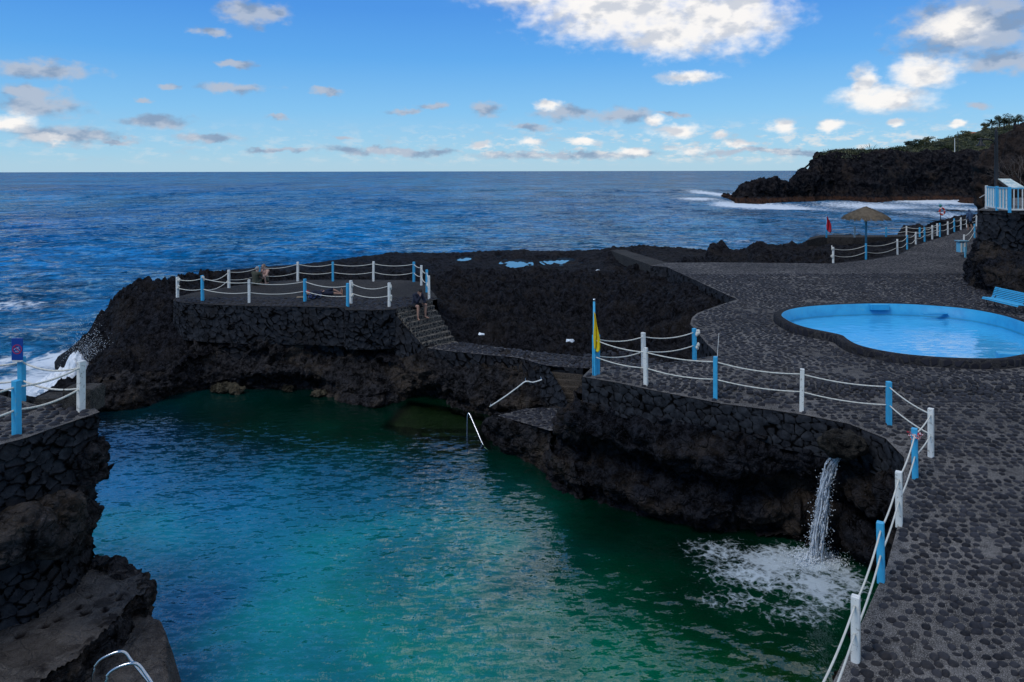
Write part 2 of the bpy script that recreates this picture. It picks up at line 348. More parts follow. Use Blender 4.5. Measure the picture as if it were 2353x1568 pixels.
# ---------------- paving material + cobbles
def mat_mortar(name, a, b, stones=False, sc=4.5, stone=(.018,.019,.024), jw=.12):
    k = NT(name); p = k.pos(); n1 = k.noise(p, .35, 4, .6); n2 = k.noise(p, 6, 4, .6); n3 = k.noise(p, 60, 3, .7)
    c = k.mix(k.maprange(n1, .35, .68), a, b); c = k.mix(k.maprange(n2, .4, .75), c, tuple(x*.45 for x in a)); c = k.mix(k.maprange(n3, .5, .68), c, tuple(min(1, x*1.9) for x in b))
    c = k.mix(k.maprange(n3, .46, .36), c, tuple(x*.3 for x in a))
    h = n3
    if stones:
        v = k.n('ShaderNodeTexVoronoi', {'Vector': k.vm('MULTIPLY', p, (1,1.25,1)), 'Scale':sc, 'Randomness':.8}); e = k.n('ShaderNodeTexVoronoi', {'Vector': k.vm('MULTIPLY', p, (1,1.25,1)), 'Scale':sc, 'Randomness':.8}, feature='DISTANCE_TO_EDGE').outputs[0]
        m = k.maprange(e, jw*.5, jw*1.5); sc2 = k.mix(k.n('ShaderNodeSeparateColor', {0:v.outputs['Color']}).outputs[0], stone, tuple(x*2. for x in stone))
        c = k.mix(m, c, sc2); h = k.math('ADD', k.math('MULTIPLY', m, 2.), k.math('MULTIPLY', n3, .3))
    return k.done(k.bsdf(c, .85, k.bump(h, .7, .02), .06))
MORTAR = mat_mortar('cobble_mortar', (.070,.066,.064), (.175,.163,.152))
PAVE = mat_mortar('small_cobble_paving', (.068,.064,.062), (.165,.153,.143), True, 4.2, (.014,.014,.018))
STAIRM = mat_mortar('pebble_faced_stone', (.12,.108,.092), (.20,.18,.15), True, 6.5, (.020,.020,.022), .13)
BROWNST = mat_mortar('worn_brown_stone', (.060,.050,.041), (.12,.10,.08))
DARKPATH = mat_mortar('dark_concrete', (.030,.028,.027), (.055,.050,.046))
def _stone():
    k = NT('rounded_basalt_cobble'); p = k.pos(); cid = k.attr('cid').outputs['Fac']
    c = k.mix(cid, (.008,.008,.011), (.036,.036,.043)); c = k.mix(k.math('MULTIPLY', k.maprange(k.noise(p, 22, 4, .65), .5, .75), .5), c, (.045,.044,.047))
    c = k.mix(k.math('MULTIPLY', k.maprange(k.noise(p, .28, 3, .5), .52, .70), .5), c, (.045,.039,.036))
    return k.done(k.bsdf(c, .62, k.bump(k.noise(p, 45, 4, .65), .5, .012), .18))
STONE = _stone()
def cdt_sheet(outer, holes, zf, step=2.0):
    pts = [(p[0], p[1]) for p in outer]; edges = [(i, (i+1)%len(pts)) for i in range(len(pts))]
    for h in holes:
        b = len(pts); pts += [(p[0], p[1]) for p in h]; edges += [(b+i, b+(i+1)%len(h)) for i in range(len(h))]
    X = np.array([p[0] for p in outer]); Y = np.array([p[1] for p in outer]); gx, gy = np.meshgrid(np.arange(X.min(), X.max(), step), np.arange(Y.min(), Y.max(), step)); gx = gx.ravel(); gy = gy.ravel()
    m = inpoly(gx, gy, outer) & (distpoly(gx, gy, outer) > .3)
    for h in holes: m &= ~inpoly(gx, gy, h) & (distpoly(gx, gy, h) > .3)
    pts += list(zip(gx[m], gy[m]))
    vs, es, fs, *_ = geometry.delaunay_2d_cdt([Vector(p) for p in pts], edges, [], 0, 1e-5)
    V = np.array([(v.x, v.y, zf(v.y)) for v in vs]); F = np.array([f for f in fs if len(f) == 3]); c = V[F].mean(1)
    k = inpoly(c[:,0], c[:,1], outer)
    for h in holes: k &= ~inpoly(c[:,0], c[:,1], h)
    F = F[k]; a = V[F]; cr = np.cross(a[:,1]-a[:,0], a[:,2]-a[:,0])[:,2] < 0; F[cr] = F[cr][:, ::-1]
    return V, F
def cobbles(cx, cy, cz, rx, ry, rot, h, cid, seg):
    n = len(cx); th = np.linspace(0, 2*np.pi, seg, endpoint=False); wob = 1+.10*RNG.standard_normal((n, seg)); rows = []
    for (r, z) in ((1.06,-.4),(.93,.35),(.62,.85)):
        x = np.cos(th)[None]*rx[:,None]*r*wob; y = np.sin(th)[None]*ry[:,None]*r*wob
        rows.append(np.stack([cx[:,None]+x*np.cos(rot)[:,None]-y*np.sin(rot)[:,None], cy[:,None]+x*np.sin(rot)[:,None]+y*np.cos(rot)[:,None], np.repeat((cz+h*z)[:,None], seg, 1)], -1))
    top = np.stack([cx, cy, cz+h], -1)[:,None]; V = np.concatenate(rows+[top], 1); m = 3*seg+1; base = (np.arange(n)*m)[:,None,None]
    q = np.array([[r*seg+i, r*seg+(i+1)%seg, (r+1)*seg+(i+1)%seg, (r+1)*seg+i] for r in range(2) for i in range(seg)]); t = np.array([[2*seg+i, 2*seg+(i+1)%seg, 3*seg] for i in range(seg)])
    return V.reshape(-1,3), (q[None]+base).reshape(-1,4), (t[None]+base).reshape(-1,3), np.repeat(cid, m)
def cobblefield(poly, hole, zf, s0, s1, y0, y1, y2):
    out = []; pts = []
    y = y0
    while y < y1:
        s = s0+(s1-s0)*min(1, max(0, (y-y0)/(y2-y0))); xs = np.arange(-16, 30, s)+RNG.random()*s; pts.append(np.stack([xs, np.full(len(xs), y), np.full(len(xs), s)], 1)); y += s*.86
    A = np.concatenate(pts); A[:,0] += RNG.uniform(-.2,.2,len(A))*A[:,2]; A[:,1] += RNG.uniform(-.2,.2,len(A))*A[:,2]
    m = inpoly(A[:,0], A[:,1], poly) & (distpoly(A[:,0], A[:,1], poly) > .10) & (np.abs(A[:,0]) < .74*A[:,1]+1.5)
    if hole is not None: m &= ~inpoly(A[:,0], A[:,1], hole) & (distpoly(A[:,0], A[:,1], hole) > .08)
    A = A[m]; gap = fbm(V3(A[:,0]*.8, A[:,1]*.8, A[:,0]*0), 3, 3); keep = RNG.random(len(A)) > np.where(gap > .30, .4, .03); A = A[keep]; n = len(A)
    s = A[:,2]; r = s*.5*np.clip(RNG.normal(.86, .15, n), .42, 1.05); el = RNG.uniform(.62, 1., n)
    return A[:,0], A[:,1], np.array([zf(v) for v in A[:,1]]), r, r*el, RNG.uniform(0, np.pi, n)*.5-.3, np.clip(r*.5, .02, .055)*RNG.uniform(.5,1.2,n), RNG.random(n)
V, F = cdt_sheet(DXY, [[tuple(p) for p in PMID]], zdeck)
vs = [V]; tri = [F]; quad = []; cidl = [np.zeros(len(V))]; mi_t = [np.zeros(len(F), int)]; mi_q = []; off = len(V)
for (y0, y1, seg) in ((6.5, 20, 10), (20, 44, 7)):
    c = cobblefield(DXY, [tuple(p) for p in POUT], zdeck, (.175 if y0 < 10 else .195), .23, y0, y1, 44)
    v, q, t, ci = cobbles(*c, seg); vs.append(v); tri.append(t+off); quad.append(q+off); cidl.append(ci); mi_t.append(np.ones(len(t), int)); mi_q.append(np.ones(len(q), int)); off += len(v)
o = npmesh('pavement', np.concatenate(vs), [np.concatenate(tri), np.concatenate(quad)], [MORTAR, STONE, PAVE], mi=np.concatenate(mi_t+mi_q), attrs={'cid': np.concatenate(cidl)})
# far part of the paving: small stones shown by the material
me = o.data; nf = len(me.polygons); cy = np.zeros(nf*3); me.polygons.foreach_get('center', cy); mi = np.zeros(nf, np.int32); me.polygons.foreach_get('material_index', mi); mi[(mi == 0) & (cy.reshape(-1,3)[:,1] > 43)] = 2; me.polygons.foreach_set('material_index', mi)
tagit(o, 'cobbled promenade of dark rounded stones set in grey mortar', None, None, 'structure')
# ================================================================== curtain walls in masonry
def masonry(name, tops, bots, step, sc, label, seed=0, mat=None, amp=.05, cat='wall', flip=1, parent=None, stagger=True):
    """vertical strip following two 3-D polylines of equal count"""
    T = [Vector(p) for p in tops]; Bt = [Vector(p) for p in bots]; L = [0]
    for a, b in zip(T[:-1], T[1:]): L.append(L[-1]+(b-a).length)
    H = max((t-b).length for t, b in zip(T, Bt)); nu = max(3, int(L[-1]/step)); nv = max(3, int(H/step)); s = np.linspace(0, L[-1], nu)
    ti = np.stack([np.interp(s, L, [p[i] for p in T]) for i in range(3)], 1); bi = np.stack([np.interp(s, L, [p[i] for p in Bt]) for i in range(3)], 1)
    v = np.linspace(0, 1, nv)[None,:,None]; G = ti[:,None]*(1-v)+bi[:,None]*v; N = gnormals(G)*flip; p = G.reshape(-1,3)
    S2 = np.repeat(s, nv); q = V3(S2*sc, p[:,2]*sc*1.25, np.full(len(S2), seed*7.3)); q += .18*np.stack([fbm(q*1.3+9*i, 2, seed+i) for i in range(3)], 1); q[:,2] = seed*7.3
    F1, F2, ID = worley(q, seed, .95); e = F2-F1; d = amp*(1-np.exp(-e*22))-amp*.7+amp*.9*(ID-.5)+.018*fbm(p*7, 3, seed)
    d = d.reshape(nu, nv); d[:,0] = np.minimum(d[:,0], .02)
    G2 = G+N*d[...,None]
    ob = npmesh(name, G2.reshape(-1,3), gridfaces(nu, nv), mat or WALLM, parent, attrs={'jt': e, 'cid': ID})
    if not parent: tagit(ob, label, cat)
    return ob
def dz(p, z): return Vector((p.x, p.y, z))
eb = [PD(a, b) for a, b in edgeB]
masonry('retaining_wall', [p+Vector((0,0,-.01)) for p in eb[:10]], [dz(p, p.z-.95) for p in eb[:10]], .035, 3.5, 'dark stone wall edge under the roped cobbled deck above the rock pool and waterfall', 1, flip=-1)
sidew = [P(1358,846), P(1338,866)]
masonry('retaining_wall', sidew, [dz(p, 1.6) for p in sidew], .05, 2.7, 'short end of dark stone wall below the yellow flag, right of the brown steps', 2, flip=-1)
le = W([(1600,824)]+lava_edge)
masonry('retaining_wall', [p+Vector((0,0,-.01)) for p in le], [dz(p, 1.6) for p in le], .09, 2.4, 'curving dark stone edge of the promenade above the black lava field', 3, flip=-1)
# ---------------- platform
plat_px = [(397,691),(420,696),(460,699),(500,701),(572,703.5),(700,705),(790,707.5),(795,713),(850,713.5),(912,711)]
plat_back = [(992,690.5),(1006,687.5),(996,672),(975,652),(950,645),(900,643.5),(780,643),(684,643.5),(600,648.5),(526,659),(440,674),(403,684)]
PLAT = W(plat_px+plat_back); PXY = [(p.x, p.y) for p in PLAT]
V, F = cdt_sheet(PXY, [], lambda y: DZ, 1.); c = cobblefield(PXY, None, lambda y: DZ, .24, .24, 30, 36, 50); v, q, t, ci = cobbles(*c, 7)
plat = npmesh('lookout_platform', np.concatenate([V, v]), [np.concatenate([F, t+len(V)]), q+len(V)], [DARKPATH, STONE], mi=[0]*len(F)+[1]*(len(t)+len(q)), attrs={'cid': np.concatenate([np.zeros(len(V)), ci])})
tagit(plat, 'roped lookout platform with flat grey top on the rocks between sea and pool', 'platform')
wp = W(plat_px); wp2 = [P(912,711)]+W([(912,711),(950,700)])[1:]
masonry('wall', [p+Vector((0,0,-.01)) for p in wp], [dz(p, 1.9) for p in wp], .04, 3.2, '', 4, parent=plat, flip=1)
wb = W([plat_px[-1]]+plat_back+[plat_px[0]])
masonry('wall', [p+Vector((0,0,-.01)) for p in wb[2:]], [dz(p, 1.6) for p in wb[2:]], .12, 2.3, '', 5, parent=plat, flip=1)
sl = [P(530,789,1.9), P(600,787,1.9), P(680,785,1.95), P(760,776,2.15), P(790,760,2.5)]
masonry('stone_wall', sl, [dz(p, .9)+Vector((0,-.1,0)) for p in sl], .05, 2.5, 'low patch of dark masonry on a rock ledge beneath the lookout platform', 6, flip=1)
# ---------------- stairs down from the platform
def stairs(name, L0, R0, L1, R1, n, base, mat, label, cat='steps', jit=0.):
    bm = B(); L0, R0, L1, R1 = map(Vector, (L0, R0, L1, R1)); zs = [L0.z+(L1.z-L0.z)*i/n for i in range(n+1)]
    for i in range(n):
        a, b = i/n, (i+1)/n; z = zs[i+1]; A = L0.lerp(L1, a); Bp = R0.lerp(R1, a); C = R0.lerp(R1, b); D = L0.lerp(L1, b)
        j = Vector((random.uniform(-jit,jit), random.uniform(-jit,jit), 0)); C = C+j; D = D+j
        if i: A = (A-D)*1.08+D; Bp = (Bp-C)*1.08+C
        lo = [bm.verts.new((p.x, p.y, base)) for p in (A,Bp,C,D)]; hi = [bm.verts.new((p.x, p.y, z)) for p in (A,Bp,C,D)]
        for k in range(4): bm.faces.new((lo[k], lo[(k+1)%4], hi[(k+1)%4], hi[k]))
        bm.faces.new(hi); bm.faces.new(lo[::-1])
    bmesh.ops.bevel(bm, geom=[e for e in bm.edges if all(v.co.z > base+.01 for v in e.verts)], offset=.02, segments=2, affect='EDGES')
    o = bobj(name, bm, mat); return tagit(o, label, cat)
bm = B(); q_ = [P(912,711)+Vector((-.02,-.02,-.002)), P(992,690.5)+Vector((.05,-.02,-.002))]; bm.faces.new([bm.verts.new(p) for p in (q_[0], q_[1], q_[1]-Vector((0,0,.9)), q_[0]-Vector((0,0,.9)))]); _o = bobj('riser', bm, STAIRM, plat)
SL0, SR0, SL1, SR1 = P(912,711), P(992,690.5), P(983,800,2.1), P(1052,786,2.1)
stairs('stone_steps', SL0, SR0, SL1, SR1, 8, .9, STAIRM, 'flight of pebble-faced stone steps with pale joints going down from the lookout platform')
sw = [dz(SL0, 3.42), dz(SL0.lerp(SL1,.5), 2.7), dz(SL1, 2.05)]
masonry('stone_wall', [p+Vector((-.06,-.04,0)) for p in sw], [dz(p, 1.0)+Vector((-.06,-.04,0)) for p in sw], .05, 2.6, 'sloping dark masonry flank on the pool side of the pebble-faced steps', 8, flip=1)
# ---------------- walkway
wk = [((983,800),(1052,786),2.1),((1060,810),(1098,793),2.15),((1137,817),(1150,799),2.25),((1193,823),(1221,808),2.35),((1257,840),(1290,815),2.45),((1340,846),(1360,822),2.5),((1400,846),(1431,828),2.85),((1450,846),(1490,835),3.3),((1500,843),(1535,834),3.55)]
near = [P(*a, z) for a, b, z in wk]; far = [P(*b, z) for a, b, z in wk]
G = lattice([[n, n.lerp(f,.5), f] for n, f in zip(near, far)], 160, 24); gp = G.reshape(-1,3)
o = npmesh('path', gp+np.array([0,0,.0]), gridfaces(160,24), PAVE); tagit(o, None, None, None, 'structure')
wpoly = [(p.x, p.y) for p in near+far[::-1]]
zi = lambda x: float(np.interp(x, [p.x for p in near], [p.z for p in near]))
A = cobblefield(wpoly, None, lambda y: 0., .2, .2, 22, 36, 50); zc = np.array([zi(x) for x in A[0]]); v, q, t, ci = cobbles(A[0], A[1], zc, *A[3:], 7)
tagit(npmesh('path', v, [t, q], STONE, attrs={'cid': ci}), None, None, None, 'structure')
masonry('path_wall', [p+Vector((0,0,-.01)) for p in near[:6]], [dz(p, 1.35)+Vector((0,.1,0)) for p in near[:6]], .05, 2.6, 'stone edge of the narrow cobbled walkway between platform steps and deck', 9, flip=1)
masonry('path_wall', [p+Vector((0,0,-.01)) for p in far], [dz(p, 1.2) for p in far], .1, 2.6, 'lava-field side of the narrow cobbled walkway below the platform steps', 10, flip=-1)
stairs('rock_steps', P(1262,842,2.45), P(1338,849,2.45), P(1300,938,1.35), P(1340,935,1.35), 6, .5, BROWNST, 'worn brown steps cut beside the stone wall end under the yellow flag', jit=.05)
mf = [P(1257,840,2.45), P(1278,872,2.2), P(1300,912,1.8), P(1306,940,1.5)]
masonry('stone_wall', mf, [P(1225,846,1.9), P(1238,905,1.3), P(1262,935,1.15), P(1290,950,1.0)], .05, 2.6, 'masonry cheek between the walkway corner and the brown steps', 11, flip=1)
# ================================================================== rock faces round the pool
wlB = [(1240,1095),(1340,1152),(1480,1190),(1640,1230),(1750,1232),(1850,1245),(1925,1275),(1985,1320)]
def prof(top, wl, ks, zt, seed):
    """levels from the wall foot to below the water; ks = outward bulges in metres"""
    out = []; d = Vector((wl.x-top.x, wl.y-top.y, 0)); n = len(ks)
    for i, (b, z) in enumerate(ks):
        t = i/(n-2) if i < n-1 else 1.0
        q = Vector((top.x, top.y, 0))+d*min(1, t)
        q += OUTN*b; out.append(Vector((q.x, q.y, z)))
    return out
rowsB = []
for i in range(8):
    a = eb[[0,1,2,3,4,5,6,7][i]]; w = P(*wlB[i], 0); t = (eb[min(i+1,9)]-eb[max(i-1,0)]).normalized(); OUTN = Vector((t.y, -t.x, 0)).normalized()
    if OUTN.y > 0: OUTN = -OUTN
    ks = [(.0,2.9),(.12,2.65),(.50,2.35),(.52,1.95),(-.35,1.6),(-.45,1.25),(.10,.95),(.22,.55),(-.15,.2),(-.05,-.25),(0,-1.2)]
    kk_ = {4:.8, 5:.35, 6:.2, 7:.5}.get(i, 1.); rowsB.append(prof(a, w, [(b_*kk_ if b_ > 0 else b_, z_*a.z/3.6 if z_ > 0 else z_) for b_, z_ in ks], 3, i))
for i in range(8, 14):
    a = eb[i]; t = (eb[min(i+1,13)]-eb[i-1]).normalized(); OUTN = Vector((t.y, -t.x, 0)).normalized()
    if OUTN.x > 0: OUTN = -OUTN
    rowsB.append([Vector((a.x,a.y,0))+OUTN*b+Vector((0,0,z*min(1,a.z/3.6) if z > 0 else z)) for b, z in [(.0,3.3),(.10,2.75),(.15,2.4),(.1,2.0),(-.2,1.6),(-.3,1.25),(.0,.9),(.1,.5),(0,.1),(-.1,-.3),(-.1,-1.2)]])
# extend left end round behind the landing
rowsB.insert(0, [p+Vector((.25,1.3,0)) for p in rowsB[0]])
cliff('cliff', rowsB, 640, 200, CLIFF, .75, .9, 3, flip=-1)
# landing and its rock
LZ = 1.35
land_px = [(1143,955),(1210,939),(1262,938),(1306,938),(1309,985),(1263,990),(1202,972)]
LAND = [P(a, b, LZ if b < 1000 else LZ-.25*(b-1000)/50) for a, b in land_px]
bm = B(); bm.faces.new([bm.verts.new(p) for p in LAND]); bmesh.ops.triangulate(bm, faces=bm.faces[:]); tagit(bobj('path', bm, PAVE), None, None, None, 'structure')
lxy = [(p.x, p.y) for p in LAND]; A = cobblefield(lxy, None, lambda y: LZ, .17, .17, 20, 27, 50); v, q, t, ci = cobbles(A[0], A[1], A[2]-.0, *A[3:], 7)
tagit(npmesh('path', v, [t, q], STONE, attrs={'cid': ci}), None, None, None, 'structure')
lt = [(1300,930,1.3),(1215,940,1.3),(1143,953,1.3),(1203,972,1.3),(1262,990,1.28),(1263,1028,1.15),(1287,1055,1.1),(1320,1060,1.1)]
lw = [(1290,960,0),(1160,962,0),(1104,980,0),(1148,1034,0),(1221,1064,0),(1262,1105,0),(1310,1135,0),(1345,1150,0)]
rows = []
for a, w in zip(lt, lw):
    A_, W_ = P(*a), P(*w); c = P(1262,985,0); o_ = Vector((A_.x-c.x, A_.y-c.y, 0)); o_ = o_.normalized()*.25 if o_.length > .1 else Vector()
    rows.append([A_, A_+Vector((0,0,-.1))+o_*.4, A_.lerp(W_,.35)+o_*1.2, A_.lerp(W_,.65)+o_*.6, W_, W_+Vector((0,0,-1))])
cliff('rock_outcrop', rows, 220, 70, CLIFFB, .42, .6, 21, flip=-1, fade=.15)
# north shore: from the left tip of the rocks to the walkway; columns left->right, rows top->water
north = [
 [(205,838,1.15),(208,860,1.0),(212,890,.8),(214,925,.35),(216,948,0)],
 [(300,836,1.25),(300,855,1.15),(300,880,.9),(300,915,.4),(300,943,0)],
 [(380,830,1.25),(385,850,1.1),(390,872,.8),(392,895,.4),(385,915,0)],
 [(430,800,1.5),(435,830,1.2),(440,860,.75),(440,888,.3),(440,903,0)],
 [(480,752,2.5),(490,800,1.55),(495,830,1.1),(500,872,.45),(505,897,0)],
 [(540,738,2.85),(555,790,1.9),(565,830,1.15),(570,862,.75),(575,898,0)],
 [(620,738,2.85),(630,788,1.95),(640,835,1.1),(650,850,1.0),(650,901,0)],
 [(700,740,2.85),(705,784,1.95),(710,830,1.15),(715,862,.7),(722,905,0)],
 [(770,745,2.8),(775,775,2.2),(780,822,1.3),(790,880,.65),(790,925,0)],
 [(830,748,2.75),(835,780,2.1),(842,830,1.35),(850,895,.55),(855,938,0)],
 [(890,752,2.65),(895,785,2.05),(900,835,1.35),(905,885,.6),(905,926,0)],
 [(935,775,2.2),(940,805,1.85),(945,850,1.25),(950,885,.65),(950,915,0)],
 [(985,803,1.95),(990,822,1.75),(1000,860,1.25),(1008,890,.7),(1010,922,0)],
 [(1060,812,2.0),(1060,832,1.75),(1062,875,1.15),(1060,915,.5),(1058,946,0)],
 [(1137,820,2.1),(1135,845,1.8),(1130,890,1.15),(1120,925,.6),(1110,955,0)],
 [(1193,826,2.2),(1195,855,1.8),(1195,900,1.15),(1180,930,.75),(1150,960,0)],
 [(1240,838,2.3),(1240,868,1.8),(1240,905,1.25),(1235,930,.9),(1200,965,0)],
 [(1275,862,2.1),(1275,885,1.8),(1275,915,1.35),(1270,935,1.1),(1240,972,0)]]
rows = []; caves = {6:.5, 7:.6, 8:.2, 5:.4, 12:.6, 13:.45, 11:.35, 16:.3}
for i, r in enumerate(north):
    pts = [P(*a) for a in r]; out = [pts[0]+Vector((0,.25,.05)), pts[0], pts[1], pts[2], pts[3]]
    mid = pts[3].lerp(pts[4], .5); cv = caves.get(i, .1)
    out += [mid+Vector((0,cv,0)), pts[4]+Vector((0,cv*.6,0)), pts[4]+Vector((0,.2,-1.))]
    rows.append(out)
cliff('cliff', rows, 760, 150, CLIFFB, .75, .95, 41, flip=1)
# ================================================================== terrain height field
ctrl = [ # px, py, z
 (160,886,.35),(175,870,.9),(190,900,.3),(210,850,1.1),(300,838,1.3),(380,832,1.35),(420,812,1.6),(200,790,.9),(215,760,1.6),(245,725,2.3),(265,704,2.9),(300,680,3.2),(312,657,3.5),(350,654,3.5),(400,648,3.2),(395,668,3.2),(350,690,3.3),(320,720,2.7),(290,760,2.0),(260,800,1.4),(330,790,1.8),(350,760,2.2),(400,740,2.6),(390,780,1.9),(440,750,2.4),(440,790,1.7),(230,835,1.1),(195,815,.6),
 (190,765,-.8),(225,718,-.8),(250,690,-.8),(280,655,-.5),(300,640,-.8),(140,880,-.8),(150,905,-.6),(180,800,-.8),(100,820,-1.5),(120,700,-2),(200,650,-2),
 (440,648,2.8),(520,644,2.2),(560,632,2.2),(600,640,2.0),(480,625,-.3),(540,615,-.6),(610,618,-.2),(660,622,.6),(640,605,-1.2),(700,612,1.0),(760,610,1.4),(820,600,1.4),(870,590,1.4),(890,584,1.3),(740,600,-1),(820,587,-1),
 (900,583,1.5),(960,581,1.3),(1020,583,1.4),(1080,578.5,1.5),(1140,577,1.5),(1200,579,1.3),(1260,577,1.5),(1330,578,1.4),(1390,575,1.5),
 (1430,573,1.6),(1500,572,1.6),(1580,574,1.7),(1630,578,1.8),(1480,590,2.1),(1560,592,2.4),(1620,598,2.9),(1550,600,2.7),
 (950,605,1.45),(1080,605,1.25),(1186,608,1.15),(1290,603,1.2),(1390,600,1.5),(950,630,1.7),(1100,625,1.6),(1250,625,1.6),(1400,620,2.0),(1180,645,2.3),(1300,645,2.3),(1480,630,2.9),(1020,660,2.5),(1150,660,2.5),(1300,660,2.2),(1450,660,2.4),(1560,660,3.1),(1620,690,3.2),
 (1020,700,2.5),(1150,700,2.4),(1300,700,2.2),(1450,700,2.2),(1550,700,2.9),(1040,740,2.3),(1150,750,2.1),(1300,750,1.8),(1450,750,1.9),(1540,740,2.3),(1100,785,1.9),(1220,795,1.9),(1330,805,1.9),(1430,800,1.8),(1540,790,1.9),(1500,820,2.0),(1580,815,2.2),(1000,690,2.8),(1005,730,2.6),
 (800,640,1.9),(900,635,1.9),(700,635,1.8),(960,640,2.2)]
CP = [P(*c) for c in ctrl]
extra = [(-11,17.5,.8),(-12,20,.9),(-13.5,23,.9),(-15.2,26,.9),(-17,29,1.0),(-18.5,31,.9),(-14,17,-1),(-15,20,-1),(-17,24,-1),(-19,27.5,-1),(-24,34,-1.5),(-26,40,-2),(-8,25,-1),(-5,28,-.8),(-10,28,-.8),(3,20,-1),
         (14,60,2.0),(44,72,3.2),(14,84,-1.5),(20,95,-1.5),(-10,95,-2.5),(0,110,-3),(-30,70,-3),(-30,100,-3),(10,110,-3),(-12,62,1.),(-6,64,1.8),(0,56,2.4)]
CP += [Vector(e) for e in extra]
# fenced basin and slab rocks right of the lava field
slab = [(1640,556,3.3),(1633,575,2.8),(1660,549,3.6),(1740,549,3.7),(1820,550,3.6),(1900,560,3.6),(1905,575,3.0),(1850,590,2.6),(1760,592,2.4),(1680,588,2.3),(1640,590,2.4),(1960,575,2.3),(2020,565,2.2),(1950,556,3.1),(2080,556,2.4),]
CP += [P(*c) for c in slab]
shore2 = [(1880,545,3.3),(1960,547,3.3),(2040,546,3.3),(2100,545,3.4),(2075,517,3.9),(2120,511,4.1),(2170,505,4.1),(2230,496,4.3),(2130,530,3.4)]
CP += [P(*c) for c in shore2]
at = lambda x, Y, z: Vector(((x-CX)/FPX*Y, Y, z))
CP += [at(x, 88, -1.8) for x in (840,920,1000,1100,1200,1300,1400,1500)]+[at(x, 92, -1.8) for x in (1580,1640)]+[at(x, 82, -1.8) for x in (1680,1740,1800,1850)]+[at(x, 68, 1.3) for x in (1660,1720,1780,1840)]+[at(x, 79.5, -1.5) for x in (1890,1930,1970,2010)]+[at(x, 76.5, 2.6) for x in (1900,1950,2000)]+[at(2060, 92, -1.5), at(2120, 100, -1.5), at(2190, 106, -1.5), at(2260, 111, -1.5)]
CPa = np.array([(p.x, p.y, p.z) for p in CP])
_, ui = np.unique(np.round(CPa[:,:2]*2), axis=0, return_index=True); CPa = CPa[ui]
def rbf(XY, Z, Q, warp=lambda y: 14*np.log(np.maximum(y, 5))):
    A = np.stack([XY[:,0]/np.maximum(XY[:,1],5)*14, warp(XY[:,1])], 1); Bq = np.stack([Q[:,0]/np.maximum(Q[:,1],5)*14, warp(Q[:,1])], 1)
    K = np.linalg.norm(A[:,None]-A[None], axis=2); n = len(A); M_ = np.zeros((n+1,n+1)); M_[:n,:n] = K-np.eye(n)*.02; M_[:n,n] = 1; M_[n,:n] = 1
    w = np.linalg.solve(M_, np.concatenate([Z, [0]])); out = np.zeros(len(Bq))
    for s in range(0, len(Bq), 40000):
        b = Bq[s:s+40000]; out[s:s+40000] = np.linalg.norm(b[:,None]-A[None], axis=2) @ w[:n]+w[n]
    return out
NU, NV = 900, 460
tt = np.linspace(-.80, .62, NU); yy = np.exp(np.linspace(math.log(16), math.log(112), NV)); TT, YY = np.meshgrid(tt, yy, indexing='ij'); X = (TT*YY).ravel(); Y = YY.ravel()
Z = rbf(CPa[:,:2], CPa[:,2], np.stack([X, Y], 1))
PLATXY = [(p.x, p.y) for p in PLAT]
dd = distpoly(X, Y, DXY); ind = inpoly(X, Y, DXY); dp = distpoly(X, Y, PLATXY); inp = inpoly(X, Y, PLATXY); dw = distpoly(X, Y, wpoly); inw = inpoly(X, Y, wpoly)
q = V3(X, Y, Z*.0); lavamask = sstep(-.5, 1.2, Z)
qa = q+.5*np.stack([fbm(q*.7+5*i, 3, 60+i) for i in range(3)], 1)
F1, F2, ID = worley(qa*V3(np.full(len(X), .55), np.full(len(X), .42), np.ones(len(X))), 70); e = np.clip((F2-F1)*2.2, 0, 1)
g1, g2, gi = worley(qa*1.9+3, 80); e2 = np.clip((g2-g1)*2.5, 0, 1)
h1, h2, hi_ = worley(qa*4.1+7, 84); rock = .50*fbm(q*.33, 3, 90)+.40*(ID-.5)*np.sqrt(e)-.30*(1-e)**2+.38*(gi-.5)*np.sqrt(e2)+.14*e2+.16*(hi_-.5)*np.clip((h2-h1)*3,0,1)+.28*ridge(q*1.1, 4, 95)+.12*ridge(q*3.7, 4, 99)+.05*fbm(q*11, 3, 105)
flat = (1-sstep(50, 60, Y)*np.where(X/np.maximum(Y,1) < .12, .72, .5))*np.clip(sstep(0, 2.5, np.minimum(np.minimum(np.where(ind, 0, dd), np.where(inp, 0, dp)), np.where(inw, 0, dw))), .55, 1)
Z = Z+rock*lavamask*flat
lft = sstep(.256, .268, X/Y+.006*fbm(q*.9, 3, 201)); Z = np.where((Y > 54) & (X/Y > .1), np.minimum(Z, 2.0+.25*rock+2.6*lft), Z)
# keep rock under paving
Z = np.where(ind & (dd > .0), np.minimum(Z, DZ-.5), Z); Z = np.where(inp, np.minimum(Z, DZ-.4), Z); Z = np.where(inw | (dw < .15), np.minimum(Z, 1.75), Z)
near_deck = (~ind) & (dd < 1.0); Z = np.where(near_deck, np.minimum(Z, DZ-.12-.0*dd), Z); Z = np.where((~inp) & (dp < .7), np.minimum(Z, DZ-.15), Z)
